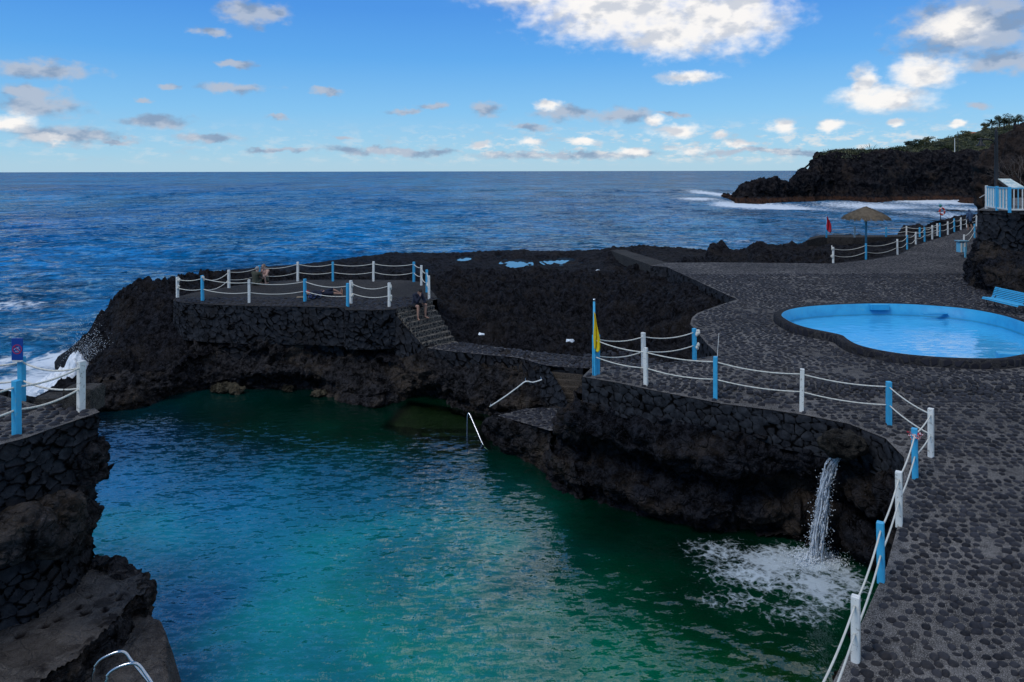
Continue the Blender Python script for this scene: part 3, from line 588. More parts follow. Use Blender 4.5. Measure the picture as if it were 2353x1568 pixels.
# ponds near the seaward edge
ponds = [(1067,596,17,6),(1186,606,21,8.5),(1196,600,15,4),(1262,601,12,5),(1300,596,20,4.5),(1287,602,15,4),(1240,594,12,2),(1147,590,8,2.5),(994,605,17,2.2),(1336,604,7,2),(1372,583,8,1.5),(1160,597,6,2)]
PZ = 1.25
for (a, b, rx, ry) in ponds:
    c = P(a, b, PZ); ex = abs(P(a+rx, b, PZ).x-c.x); ey = abs(P(a, b-ry, PZ).y-P(a, b+ry, PZ).y)/2
    d = np.hypot((X-c.x)/ex, (Y-c.y)/ey)+.45*fbm(q*.9, 4, 140); Z = np.where(d < 1.7, Z*(sstep(.8, 1.7, d))+(PZ-.16+.3*sstep(.7,1.5,d)+.05*fbm(q*.8,3,150))*(1-sstep(.8, 1.7, d)), Z)
nl = np.array([tuple(P(*r[2])) for r in north]); 
poolxy = [(p[0], p[1]) for p in nl]+[(P(*a).x, P(*a).y) for a in ((1300,930,1.3),)]+[(p.x, p.y+.25) for p in eb[:9]]+[(p.x+.3, p.y) for p in eb[9:]]+[(0,5),(-9,14.5),(-11,17.3),(-13.0,22),(-15.2,27)]
inside = inpoly(X, Y, poolxy); sub = (Z < -.9)
mask = ~(inside) & ~sub
v = V3(X, Y, Z); fq = gridfaces(NU, NV, mask); v2, f2, at = compact(v, fq, {'cav': rock})
o = npmesh('ground', v2, f2, LAVA, attrs=at); tagit(o, 'rough black lava shore', None, None, 'structure')
# sea path
pl = [(1398,573.5),(1414,580),(1445,592),(1495,609.5)]; pr = [(1432,572.5),(1446,578),(1480,588),(1533,604)]; zz = [1.9,2.3,2.9,3.58]
rows = [[P(*a, z)+Vector((0,0,-.8)), P(*a, z), P(*b, z), P(*b, z)+Vector((0,0,-.8))] for a, b, z in zip(pl, pr, zz)]
bm = B(); vv = [[bm.verts.new(p) for p in r] for r in rows]
for a, b in zip(vv[:-1], vv[1:]):
    for k in range(3): bm.faces.new((a[k], a[k+1], b[k+1], b[k]))
bm.faces.new(vv[0]); bm.faces.new(vv[-1][::-1]); tagit(bobj('path', bm, DARKPATH), None, None, None, 'structure')
bp = [(1855,553),(1880,546),(1900,544.5),(1960,546),(2036,545),(2083,543.5),(2113,545.5),(2150,543)]; bpf = [(1862,545),(1885,541),(1905,540),(1960,541),(2036,540.5),(2083,539),(2113,541),(2156,539)]
bm = B(); r0 = [bm.verts.new(P(a, b, 3.62)) for a, b in bp]; r1 = [bm.verts.new(P(a, b, 3.62)) for a, b in bpf]; r2 = [bm.verts.new(P(a, b, 3.62)+Vector((0,0,-.9))) for a, b in bp]
for i in range(len(bp)-1): bm.faces.new((r0[i], r0[i+1], r1[i+1], r1[i])); bm.faces.new((r0[i], r2[i], r2[i+1], r0[i+1]))
tagit(bobj('path', bm, DARKPATH), None, None, None, 'structure')
# ================================================================== left deck, ledge and rocks
LDZ = 4.7
ldp = [P(a, b, LDZ) for a, b in [(-420,1110),(-200,1065),(0,1022),(58,1007),(125,983),(192,960),(229,947),(216,937),(150,928),(90,932),(0,908),(-420,900)]]
LXY = [(p.x, p.y) for p in ldp]; V, F = cdt_sheet(LXY, [], lambda y: LDZ, 1.)
c = cobblefield(LXY, None, lambda y: LDZ, .2, .2, 11, 18, 50); v, q2, t, ci = cobbles(*c, 8)
o = npmesh('pavement', np.concatenate([V, v]), [np.concatenate([F, t+len(V)]), q2+len(V)], [MORTAR, STONE], mi=[0]*len(F)+[1]*(len(t)+len(q2)), attrs={'cid': np.concatenate([np.zeros(len(V)), ci])}); tagit(o, None, None, None, 'structure')
lt = [p for p in ldp[:7]]; lbase = [P(-330,1640,1.5), P(-160,1560,1.5), P(0,1452,1.45), P(60,1432,1.45), P(125,1392,1.45), P(173,1362,1.45), P(203,1332,1.45)]
masonry('stone_wall', [p+Vector((0,0,-.01)) for p in lt]+[], [p+Vector((0,0,-.1)) for p in lbase[:-1]]+[Vector((P(199,1287,1.45).x, P(199,1287,1.45).y, -.6))], .035, 3.6, 'tall dark masonry wall of big fitted blocks under the near blue and white posts', 12, amp=.09, flip=1)
lc = P(199,1287,1.45)
masonry('stone_wall', [ldp[6], ldp[6]+Vector((-3.6,1.9,0))], [Vector((lc.x, lc.y, -.6)), ldp[6]+Vector((-3.9,1.7,-5.3))], .08, 3.0, 'far end of the tall masonry wall above the narrow sea channel', 13, amp=.05, flip=1)
def boulder(name, c, r, mat, seed, amp=.3, sc=.5, nu=90, nv=60, label=None, cat=None, kind='structure', R=None, cut=None):
    th = np.linspace(0, 2*np.pi, nu); ph = np.linspace(.02, np.pi-.02, nv); T_, P_ = np.meshgrid(th, ph, indexing='ij')
    n = np.stack([np.sin(P_)*np.cos(T_), np.sin(P_)*np.sin(T_), np.cos(P_)], -1); sq = np.sign(n)*np.abs(n)**.8
    p = sq*np.array(r); 
    if R is not None: p = p @ np.array(R).T; n = n @ np.array(R).T
    p = p+np.array(c); d = rockdisp(p.reshape(-1,3), sc, seed).reshape(nu, nv)*amp; d[-1] = d[0]
    v = (p+n*d[...,None]).reshape(-1,3); o = npmesh(name, v, gridfaces(nu, nv), mat, attrs={'cav': d.reshape(-1)}); return tagit(o, label, cat, None, kind)
def PX(x, y, Y): return tuple(PY(x, y, Y))
boulder('rock_outcrop', PX(212,1058,15.3), (.32,.45,.36), CLIFFB, 1, .35, .5)
boulder('rock_outcrop', PX(215,1095,15.25), (.27,.4,.16), CLIFFB, 2, .35, .4)
boulder('rock_outcrop', PX(128,1212,14.05), (.48,.55,.52), CLIFFB, 3, .35, .6, 150, 100)
boulder('rock_outcrop', PX(35,1235,13.2), (.42,.5,.34), CLIFFB, 33, .35, .6, 110, 80)
boulder('rock_outcrop', PX(186,1188,15.1), (.22,.4,.26), CLIFFB, 4, .35, .4)
boulder('rock_outcrop', PX(172,1250,14.8), (.22,.4,.24), CLIFFB, 14, .3, .4)
boulder('rock_outcrop', PX(170,1150,14.6), (.20,.35,.22), CLIFFB, 5, .3, .5)
PALER = mat_rock('salt_crusted_rock', (.012,.011,.008), (.10,.088,.062), (.16,.135,.09), .5, fine=10., bump=1.)
for x_, y_, r_, s_ in ((520,889,(.55,.3,.22),61),(548,893,(.35,.25,.14),62),(664,888,(.22,.2,.12),63),(735,899,(.35,.2,.08),64),(648,868,(.2,.2,.12),65)):
    p_ = P(x_, y_, .15); boulder('rock_outcrop', (p_.x, p_.y-.25, .12), r_, PALER, s_, .3, .3, 70, 50)
# ledge
edge = [(196,1288,1.45),(235,1289,1.45),(266,1294,1.45),(300,1307,1.45),(331,1324,1.45),(339,1345,1.45),(330,1362,1.43),(303,1369,1.43),(266,1420,1.43),(228,1460,1.42),(197,1487,1.42),(168,1520,1.4),(108,1552,1.4),(40,1610,1.4),(-60,1700,1.4)]
E = [P(*a) for a in edge]; poly = [(p.x, p.y) for p in E]+[(p.x-.3, p.y) for p in lbase[:6]]+[(-9.3,14.8)]
gx = np.arange(-12, -4, .045); gy = np.arange(7, 16, .045); GX, GY = np.meshgrid(gx, gy, indexing='ij'); x = GX.ravel(); y = GY.ravel()
dE = distpoly(x, y, [(p.x, p.y) for p in E], False); q = V3(x, y, x*0); inn = inpoly(x, y, poly)
wob = .06*fbm(q*3, 3, 5)
z = np.where(inn, 1.45, 1.45)+.025*fbm(q*2, 4, 8)+.012*ridge(q*9, 3, 9); rimm = 1-sstep(.0, .55, dE+wob); f1, f2, idd = worley(q*4.2, 31); z += rimm*(.05*(idd-.35)-.05*np.exp(-(f2-f1)*10))
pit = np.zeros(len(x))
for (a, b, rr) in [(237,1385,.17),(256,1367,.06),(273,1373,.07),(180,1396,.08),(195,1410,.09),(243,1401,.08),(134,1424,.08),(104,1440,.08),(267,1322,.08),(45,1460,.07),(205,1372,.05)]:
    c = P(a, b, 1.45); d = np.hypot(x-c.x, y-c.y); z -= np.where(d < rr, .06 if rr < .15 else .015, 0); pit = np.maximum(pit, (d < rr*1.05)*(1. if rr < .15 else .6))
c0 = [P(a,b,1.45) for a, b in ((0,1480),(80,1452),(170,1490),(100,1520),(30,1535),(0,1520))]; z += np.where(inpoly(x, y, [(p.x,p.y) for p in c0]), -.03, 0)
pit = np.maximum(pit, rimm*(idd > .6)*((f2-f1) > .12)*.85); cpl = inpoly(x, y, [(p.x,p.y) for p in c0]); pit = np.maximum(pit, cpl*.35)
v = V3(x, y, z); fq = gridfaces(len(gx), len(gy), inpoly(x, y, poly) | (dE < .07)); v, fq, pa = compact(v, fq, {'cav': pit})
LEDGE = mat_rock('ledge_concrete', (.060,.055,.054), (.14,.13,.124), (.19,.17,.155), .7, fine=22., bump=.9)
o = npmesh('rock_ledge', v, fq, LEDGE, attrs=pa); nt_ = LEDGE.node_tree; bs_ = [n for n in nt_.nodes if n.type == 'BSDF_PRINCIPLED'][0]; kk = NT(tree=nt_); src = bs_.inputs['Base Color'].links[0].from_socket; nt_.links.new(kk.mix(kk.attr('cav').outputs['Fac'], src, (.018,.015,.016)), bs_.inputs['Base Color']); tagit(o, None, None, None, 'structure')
rows = []
for i, p in enumerate(E):
    t = (E[min(i+1,len(E)-1)]-E[max(i-1,0)]); t.normalize(); n = Vector((-t.y, t.x, 0)); n = n if n.x > 0 or i > 9 else n
    if n.dot(Vector((1,-.6,0))) < 0 and i > 2: n = -n
    if i <= 2: n = Vector((0,1,0))
    low = 1 if i >= 6 else 0
    rows.append([p+Vector((0,0,-.05))-n*.40, p+n*.05+Vector((0,0,-.10)), p+n*.10+Vector((0,0,-.5)), p+n*.03+Vector((0,0,-.9)), p+n*.06+Vector((0,0,-1.3)), p+Vector((0,0,-2.2))])
cliff('cliff', rows, 520, 110, CLIFFB, .40, .55, 77, flip=-1)
low = [(341,1398),(366,1420),(381,1455),(384,1500),(386,1560),(390,1680),(100,1800),(60,1640),(180,1530),(240,1475),(300,1400)]
LP = [P(a, b, 1.0) for a, b in low]; lpoly = [(p.x, p.y) for p in LP]; gx = np.arange(-11, -3.5, .04); gy = np.arange(9, 16.5, .04); GX, GY = np.meshgrid(gx, gy, indexing='ij'); x = GX.ravel(); y = GY.ravel(); q = V3(x, y, x*0)
dl = distpoly(x, y, lpoly); z = .95+.06*fbm(q*1.6, 4, 3)+.03*ridge(q*6, 3, 4); f1, f2, idd = worley(q*3.5, 12); z += .06*(idd-.5)-.04*np.exp(-(f2-f1)*9)
inl = inpoly(x, y, lpoly); z = np.where(inl, z, z-4.5*(dl)**1.15); z += np.where(inl, 0, .12*fbm(q*3, 3, 9))
fq = gridfaces(len(gx), len(gy), inl | (dl < .45)); v, fq, _ = compact(V3(x, y, z), fq); tagit(npmesh('rock_ledge', v, fq, LEDGE, attrs={'cav': np.zeros(len(v))}), None, None, None, 'structure')
# stone blocks at the far end of the left deck
STBL = mat_mortar('old_stone_block', (.035,.033,.031), (.075,.068,.06))
for (a, b, lab) in (((147,905),(212,940),'squared dark stone block standing behind the near white post'), ((82,905),(147,930),'low long kerb stone left of the squared block on the near deck')):
    p0 = P(a[0], b[1]-3, LDZ); p1 = P(b[0], b[1], LDZ); w_ = p1.x-p0.x; top = PY(a[0], 890 if a[0] > 100 else 911, (p0.y+p1.y)/2+.15).z
    bm = B(); bm_box(bm, ((p0.x+p1.x)/2, (p0.y+p1.y)/2+.22, (top+LDZ)/2-.05), (w_, .5, top-LDZ+.1), None, .03)
    bmesh.ops.subdivide_edges(bm, edges=bm.edges[:], cuts=4, use_grid_fill=True)
    for v_ in bm.verts: v_.co += Vector((random.uniform(-1,1), random.uniform(-1,1), random.uniform(-1,1)))*.012
    tagit(bobj('stone_block', bm, STBL), lab, 'stone block')
# ================================================================== water
def water_mat(name, ior=1.5, slope=None, fk=1., sdet=3, rough=.06, bump=.25, bsc=(3.2,1.), foam_col=(.75,.80,.84), clear=False, foamscale=2.2, ani=(1,.45,1), rot=0.):
    k = NT(name); p = k.pos(); body = k.attr('body').outputs['Color']; foam = k.attr('foam').outputs['Fac']
    q = k.n('ShaderNodeMapping', {'Vector':p, 'Rotation':(0,0,rot), 'Scale':ani}).outputs[0]
    if slope: pass
    h = k.math('ADD', k.noise(q, bsc[0], 3, .6, dist=.6), k.math('MULTIPLY', k.noise(q, bsc[0]*3.1, 2, .5, dist=.3), .35))
    c = k.mix(k.maprange(k.noise(p, .25, 3, .5), .3, .7, 0, .5), body, k.mix(1., body, (.55,.62,.7), 'MULTIPLY'))
    if not clear:
        mm = k.math('MULTIPLY', k.maprange(k.noise(k.n('ShaderNodeMapping', {'Vector':p, 'Rotation':(0,0,.2), 'Scale':(.45,.9,1)}).outputs[0], 1., 4, .65), .35, .65, .45, 1.6), k.maprange(k.noise(k.n('ShaderNodeMapping', {'Vector':p, 'Scale':(.05,.022,1)}).outputs[0], 1., 5, .65), .35, .65, .6, 1.4)); c = k.mix(1., c, k.n('ShaderNodeCombineXYZ', {0:mm, 1:mm, 2:mm}).outputs[0], 'MULTIPLY')
    # foam: lacy pattern
    w = k.vm('ADD', p, k.vm('MULTIPLY', k.noise(p, foamscale*.8, 4, .65, 1), (.9/foamscale,.9/foamscale,0)))
    lace = k.n('ShaderNodeTexVoronoi', {'Vector': w, 'Scale':foamscale}, feature='DISTANCE_TO_EDGE').outputs[0]; lace2 = k.n('ShaderNodeTexVoronoi', {'Vector': w, 'Scale':foamscale*2.6}, feature='DISTANCE_TO_EDGE').outputs[0]
    fn = k.noise(w, foamscale*1.5, 8, .78)
    t = k.math('ADD', k.math('MULTIPLY', fn, 1.0), k.math('ADD', k.math('MULTIPLY', k.maprange(lace, .22, 0.), .16), k.math('MULTIPLY', k.maprange(lace2, .25, 0.), .14)))
    fm = k.math('MULTIPLY', k.maprange(k.math('ADD', t, foam), 1.0, 1.42), .92)
    nr = k.bump(h, bump, .12)
    if slope:
        sv = None
        for (sx, sy, am, ro) in slope:
            c_ = k.noise(k.n('ShaderNodeMapping', {'Vector':p, 'Rotation':(0,0,ro), 'Scale':(sx,sy,1)}).outputs[0], 1., sdet, .62, 1, .4); t_ = k.vm('MULTIPLY', k.vm('SUBTRACT', c_, (.5,.5,.5)), (am, am*1.25, 0)); sv = t_ if sv is None else k.vm('ADD', sv, t_)
        if clear: sv = k.vm('MULTIPLY', sv, k.n('ShaderNodeCombineXYZ', {0:k.attr('calm').outputs['Fac'], 1:k.attr('calm').outputs['Fac']}).outputs[0])
        nr = k.vm('NORMALIZE', k.vm('ADD', nr, sv))
    nf = k.bump(fn, .6, .08)
    frn = k.math('MULTIPLY', k.n('ShaderNodeFresnel', {'IOR':ior, 'Normal':nr}).outputs[0], fk, clamp=True)
    dif = k.n('ShaderNodeBsdfDiffuse', {'Color':c}).outputs[0]
    if clear:
        tr = k.n('ShaderNodeBsdfTransparent', {'Color':(.42,.58,.42,1)}).outputs[0]; dif = k.n('ShaderNodeMixShader', {0:k.attr('clear').outputs['Fac'], 1:dif, 2:tr}).outputs[0]
    gl = k.n('ShaderNodeBsdfGlossy', {'Color':(1,1,1,1), 'Roughness':rough, 'Normal':nr}).outputs[0]
    wsh = k.n('ShaderNodeMixShader', {0:frn, 1:dif, 2:gl}).outputs[0]
    fo = k.bsdf(foam_col, .9, nf, .2); return k.done(k.n('ShaderNodeMixShader', {0:fm, 1:wsh, 2:fo}).outputs[0])
# ---------------- sea
NU, NV = 1150, 640
tt = np.linspace(-1.15, 1.0, NU); iy = np.linspace(1/15., 1/45000., NV); yy = 1/iy; TT, YY = np.meshgrid(tt, yy, indexing='ij'); X = (TT*YY).ravel(); Y = YY.ravel(); D = Y
cell = np.maximum(Y*2.15/NU, Y*Y*(1/15.)/NV)*1.5
def waves(X, Y, cell, tab):
    h = 0
    for (wl, amp, ang, st, s) in tab:
        c, sn = math.cos(ang), math.sin(ang); u = (X*c+Y*sn)/wl; v = (-X*sn+Y*c)/(wl*st); f = np.clip((wl/cell-1.)/2., 0, 1)
        if f.max() <= 0: continue
        n = vn(V3(u*2, v*2, np.full(len(u), s*3.1)), s); r = 1-np.abs(n)*1.6
        h = h+amp*f*(.6*r+.4*vn(V3(u*2.3, v*2.3, np.full(len(u), s*1.7)), s+50))
    return h
tab = [(60,.55,1.25,2.2,1),(26,.42,1.45,2.0,2),(12,.28,1.1,1.9,3),(6,.17,1.6,1.8,4),(3,.09,1.2,1.7,5),(1.5,.045,1.5,1.6,6),(170,.9,1.3,2.5,8),(500,1.6,1.35,2.5,9),(1500,3.,1.3,3,10)]
h = waves(X, Y, cell, tab)
sheltered = sstep(15, 45, Y); Z = -.12+h*(.35+.65*sheltered)
# foam
foam = np.zeros(len(X))
def fblob(px, py, rx, ry, a, z=0):
    global foam
    c = P(px, py, z); ex = abs(P(px+rx, py, z).x-c.x); ey = abs(P(px, py-ry, z).y-P(px, py+ry, z).y)/2
    foam = np.maximum(foam, a*np.exp(-(((X-c.x)/ex)**2+((Y-c.y)/ey)**2)))
for b in [(60,860,110,55,.95),(130,800,80,30,.9),(0,800,60,30,.7),(30,680,120,16,.55),(180,870,60,60,1.0),(60,740,120,40,.38),(10,900,100,40,.95),(245,700,40,20,.35),
          (1640,452,40,8,.9),(1700,472,70,7,1.),(1780,476,110,8,.95),(1880,482,120,12,.55),(2000,474,160,9,.75),(2150,468,130,6,.9),(2240,482,100,14,.65),(2120,492,110,10,.55),(2000,500,120,9,.4),(2190,500,90,12,.6),(1900,505,90,8,.45),(1600,462,60,5,.75),(1740,500,160,12,.33),(2300,470,60,14,.9),
          (1680,545,60,10,.4),(1400,572,200,5,.35),(1000,578,200,5,.35),(700,615,80,6,.35),(1600,520,300,30,.18)]: fblob(*b)
foam += .10*sstep(.55, .9, h/1.2)*sstep(30, 60, Y)*np.exp(-Y/900)
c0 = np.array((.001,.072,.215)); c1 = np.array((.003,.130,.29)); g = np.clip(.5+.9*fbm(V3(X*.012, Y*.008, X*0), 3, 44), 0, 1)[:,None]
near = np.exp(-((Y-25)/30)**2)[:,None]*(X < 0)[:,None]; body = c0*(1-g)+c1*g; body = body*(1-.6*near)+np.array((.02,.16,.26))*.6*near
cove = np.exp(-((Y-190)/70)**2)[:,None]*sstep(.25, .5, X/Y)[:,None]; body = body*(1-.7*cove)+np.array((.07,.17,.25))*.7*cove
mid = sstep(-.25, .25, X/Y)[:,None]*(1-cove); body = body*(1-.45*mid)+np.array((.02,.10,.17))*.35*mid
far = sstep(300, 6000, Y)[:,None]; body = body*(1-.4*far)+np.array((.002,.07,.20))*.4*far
SEA = water_mat('sea_water', 1.33, [(1.3,1.6,1.5,.2),(.36,.42,1.2,.15),(.10,.05,.8,.1),(.03,.006,.7,0.)], .50, 3, .08, .4, (.9,1.), foamscale=.55, ani=(.55,1.,1), rot=.25)
m = (Y > 15)
m &= ~((inpoly(X, Y, poolxy)) )
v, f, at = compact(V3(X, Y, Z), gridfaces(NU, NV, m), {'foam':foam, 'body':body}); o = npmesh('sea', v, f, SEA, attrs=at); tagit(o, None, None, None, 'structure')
# ---------------- rock pool water
gx = np.arange(-17, 9.5, .07); gy = np.arange(3, 33.5, .07); GX, GY = np.meshgrid(gx, gy, indexing='ij'); X = GX.ravel(); Y = GY.ravel()
cell = np.full(len(X), .07); dirf = .55+.35*np.tanh(X/8)
tabp = [(2.6,.016,2.0,1.8,21),(1.1,.016,1.85,2.4,22),(.55,.014,1.95,2.6,23),(.30,.006,1.8,2.,24)]
# ripples bend from the left shore round to the right: blend two wave directions
hA = waves(X, Y, cell, [(w_, a_, 2.05, s_, i_) for w_, a_, _, s_, i_ in tabp]); hB = waves(X, Y, cell, [(w_, a_, 1.15, s_, i_+40) for w_, a_, _, s_, i_ in tabp]); wgt = sstep(-4, 5, X)
fall = P(1883,1283,0); rr = np.hypot(X-fall.x, Y-fall.y); ring = .02*np.sin(rr*7.5+2.5*fbm(V3(X*.5,Y*.5,X*0),3,7))*np.exp(-rr/5)
h = (hA*(1-wgt)+hB*wgt)*1.0+ring+.03*np.exp(-(rr/.8)**2)*fbm(V3(X*6,Y*6,X*0),3,5)*3
calm = sstep(0, 1, np.clip(.45+.55*sstep(27, 20, Y)+.0*X, 0, 1)); Z = h*calm
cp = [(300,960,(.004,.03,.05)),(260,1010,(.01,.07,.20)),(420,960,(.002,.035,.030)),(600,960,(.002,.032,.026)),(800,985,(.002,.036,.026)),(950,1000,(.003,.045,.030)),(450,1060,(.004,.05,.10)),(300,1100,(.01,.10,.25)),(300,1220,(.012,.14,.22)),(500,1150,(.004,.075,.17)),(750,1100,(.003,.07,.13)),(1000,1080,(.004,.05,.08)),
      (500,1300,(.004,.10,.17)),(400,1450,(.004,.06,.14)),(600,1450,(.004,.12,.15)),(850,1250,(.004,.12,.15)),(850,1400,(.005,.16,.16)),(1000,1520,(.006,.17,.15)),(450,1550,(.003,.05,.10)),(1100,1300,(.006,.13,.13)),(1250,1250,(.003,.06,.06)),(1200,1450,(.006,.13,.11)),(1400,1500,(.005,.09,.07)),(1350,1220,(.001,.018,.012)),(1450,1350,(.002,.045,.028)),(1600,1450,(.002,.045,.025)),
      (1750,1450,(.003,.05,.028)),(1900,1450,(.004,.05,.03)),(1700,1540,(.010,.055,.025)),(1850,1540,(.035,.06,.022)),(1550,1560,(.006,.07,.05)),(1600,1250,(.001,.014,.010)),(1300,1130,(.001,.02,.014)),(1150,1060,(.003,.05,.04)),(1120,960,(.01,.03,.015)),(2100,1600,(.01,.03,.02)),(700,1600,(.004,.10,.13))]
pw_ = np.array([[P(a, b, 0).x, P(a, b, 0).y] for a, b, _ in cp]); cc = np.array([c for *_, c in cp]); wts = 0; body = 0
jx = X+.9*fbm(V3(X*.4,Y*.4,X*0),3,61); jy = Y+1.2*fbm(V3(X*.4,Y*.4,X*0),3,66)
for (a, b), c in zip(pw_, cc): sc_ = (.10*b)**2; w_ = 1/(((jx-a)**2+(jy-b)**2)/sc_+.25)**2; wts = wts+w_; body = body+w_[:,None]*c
body = body/wts[:,None]; bl = fbm(V3(X*.35, Y*.28, X*0), 3, 88); body = body*np.clip(1+.65*bl, .4, 1.7)[:,None]; lum_ = body.mean(1, keepdims=True); body = np.clip(lum_+(body-lum_)*1.25, 0, 1)*np.array((.3,1.18,.86))*np.clip(.45+.75*sstep(28, 20, Y), 0, 1.1)[:,None]*(1-.45*sstep(1.5, 4.5, X)*sstep(12, 16, Y))[:,None]  # far end and right side: cliff shade painted into the body colour
foam = np.zeros(len(X))
for b in [(1872,1290,60,24,1.5),(1800,1290,160,45,.80),(1750,1320,160,50,.70),(1880,1350,110,60,.74),(1940,1330,60,50,.72),(1660,1270,120,40,.55),(1850,1410,140,45,.50),(1700,1380,160,40,.45),(1600,1250,60,16,.42)]: fblob(*b)
foam = np.where(foam > .02, foam, 0)
clearp = [P(a, b, 0) for a, b in ((860,985),(930,915),(1060,935),(1135,955),(1150,1035),(1060,1055),(985,1050),(960,1020))]; ci = inpoly(X, Y, [(p.x,p.y) for p in clearp]); dcl = distpoly(X, Y, [(p.x,p.y) for p in clearp]); clear = np.where(ci, sstep(0, .5, dcl), 0)*.92
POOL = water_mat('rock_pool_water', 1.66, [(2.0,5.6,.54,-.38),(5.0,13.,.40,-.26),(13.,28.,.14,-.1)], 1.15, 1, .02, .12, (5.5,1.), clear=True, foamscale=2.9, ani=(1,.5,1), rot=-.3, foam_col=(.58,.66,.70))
calmA = (.25+.75*sstep(29, 23.5, Y+.25*X+1.2*fbm(V3(X*.3,Y*.3,X*0),2,17)))*(.45+.55*np.maximum(sstep(6.5, 2.5, X), sstep(14, 12, Y)))+.8*np.exp(-(rr/2.2)**2)+.7*sstep(-3.,-9,X-(-9+0*Y))*0
lim = [(-9.3,3),(-9.3,14.9),(-10.5,16.2),(-16.8,28.3),(-17,33.5),(9.6,33.5),(9.6,3)]
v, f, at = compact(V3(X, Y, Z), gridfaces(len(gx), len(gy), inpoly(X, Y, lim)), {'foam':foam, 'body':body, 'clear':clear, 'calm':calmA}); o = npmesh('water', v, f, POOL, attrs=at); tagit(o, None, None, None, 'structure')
# submerged steps seen through the shallow corner
SUB = mat_mortar('algae_covered_step', (.14,.17,.09), (.26,.28,.17)); bm = B()
for (pts, z) in (([(880,975),(925,925),(1070,925),(1150,950),(1150,985),(985,985),(958,985)], -.25), ([(958,983),(1150,983),(1150,1000),(975,1004)], -.42), ([(975,1002),(1150,998),(1150,1018),(985,1022)], -.6), ([(985,1020),(1150,1014),(1160,1040),(1000,1046)], -.8)):
    q_ = [P(a, b, z) for a, b in pts]; t_ = [bm.verts.new(p) for p in q_]; b_ = [bm.verts.new(p-Vector((0,0,1.5))) for p in q_]; bm.faces.new(t_)
    for i in range(len(q_)): bm.faces.new((t_[i], b_[i], b_[(i+1)%len(q_)], t_[(i+1)%len(q_)]))
tagit(bobj('submerged_steps', bm, SUB), 'greenish concrete steps under the pool surface beside the bent metal handrail', 'steps')
tagit(boulder('boulder', tuple(P(1040,938,-.28)), (1.0,.45,.16), mat_rock('olive_boulder', (.16,.15,.05), (.26,.23,.08), (.3,.26,.1), .3), 9, .06, .4, 40, 24), 'pale olive flat boulder lying under water at the foot of the cliff', 'boulder', None, 'thing')
bm = B(); bm.faces.new([bm.verts.new(p) for p in ((-17,2,-3.5),(10,2,-3.5),(10,34,-3.5),(-17,34,-3.5))]); tagit(bobj('pool_floor', bm, LAVA), None, None, None, 'structure')
# ---------------- paddling pool
pp = thing('paddling_pool', 'bean-shaped bright blue paddling pool with a low stone rim', 'pool', (PIN[0].x+6, PIN[0].y-3, DZ))
def inpp(o): o.parent = pp; o.matrix_parent_inverse = pp.matrix_basis.inverted(); return o
bpy.context.view_layer.update()
def _pb():
    k = NT('pool_blue_paint'); p = k.pos(); z = k.n('ShaderNodeSeparateXYZ', {0:p}).outputs[2]; c = k.mix(k.maprange(k.noise(p, 1.5, 5, .65), .35, .7), (.035,.38,.66), (.022,.29,.56)); c = k.mix(k.math('MULTIPLY', k.maprange(k.noise(p, 9, 5, .7), .58, .68), .5), c, (.12,.40,.52))
    c = k.mix(k.math('MULTIPLY', k.maprange(k.math('ABSOLUTE', k.math('SUBTRACT', k.math('ADD', z, k.math('MULTIPLY', k.noise(p, 3, 3), .05)), RIMZ-.44)), .05, .0), .45), c, (.03,.16,.20)); return k.done(k.bsdf(c, .5, k.bump(k.noise(p, 20, 3), .2, .01), .3))
POOLBLUE = _pb()
n = len(PINS)
def ringmesh(name, loops, mat):
    v = np.concatenate([np.concatenate([L, np.full((n,1), z)], 1) for L, z in loops]); i = np.arange(n); q = np.concatenate([np.stack([k*n+i, k*n+(i+1)%n, (k+1)*n+(i+1)%n, (k+1)*n+i], 1) for k in range(len(loops)-1)]); return inpp(npmesh(name, v, q, mat))
RIMM = mat_mortar('pool_rim_stone', (.022,.021,.022), (.045,.042,.041), True, 3.6, (.014,.014,.018))
jl = lambda L, s: L+.02*np.stack([fbm(np.concatenate([L*2, np.zeros((n,1))],1), 2, s), fbm(np.concatenate([L*2, np.zeros((n,1))],1), 2, s+5)], 1)
ringmesh('rim', [(jl(POUT,1), DZ-.05), (jl(POUT,1), RIMZ-.05), (jl(offsetloop(PINS,.27),1), RIMZ), (offsetloop(PINS,.02), RIMZ)], RIMM)
ringmesh('inner_wall', [(offsetloop(PINS,.02), RIMZ), (PINS, RIMZ-.004), (offsetloop(PINS,-.04), RIMZ-.45), (offsetloop(PINS,-.3), RIMZ-.95)], POOLBLUE)
V, F = cdt_sheet([tuple(p) for p in offsetloop(PINS,-.28)], [], lambda y: RIMZ-.94, 2.); inpp(npmesh('pool_floor', V, F, POOLBLUE))
for (a, b, w_, hh, dk) in ((2024,704,.80,.26,0),(2152,719,1.05,.05,1)):
    c = PY(a, b, P(a, 699 if not dk else 706, RIMZ).y-.12); bm = B(); bm_box(bm, c+Vector((0,.12,-.06)), (w_, .16, hh), None, .02); inpp(bobj('step_block', bm, POOLBLUE))
c = P(2325,822,RIMZ-.15); bm = B(); bm_box(bm, (c.x, c.y+.1, DZ+.12), (.7,.35,.24), Matrix.Rotation(-.3,3,'Z'), .02); inpp(bobj('step_block', bm, BLUE))
V, F = cdt_sheet([tuple(p) for p in offsetloop(PINS,-.02)], [], lambda y: 0, .5); gxy = V.copy(); z = RIMZ-.52+.006*waves(V[:,0], V[:,1], np.full(len(V),.3), [(1.5,1.,1.4,2,3)])
V[:,2] = z; k = NT('paddling_pool_water'); p_ = k.pos(); hN = k.math('MULTIPLY', 1., k.noise(k.n('ShaderNodeMapping', {'Vector':p_, 'Scale':(.6,1.5,1)}).outputs[0], 2.6, 4, .6))
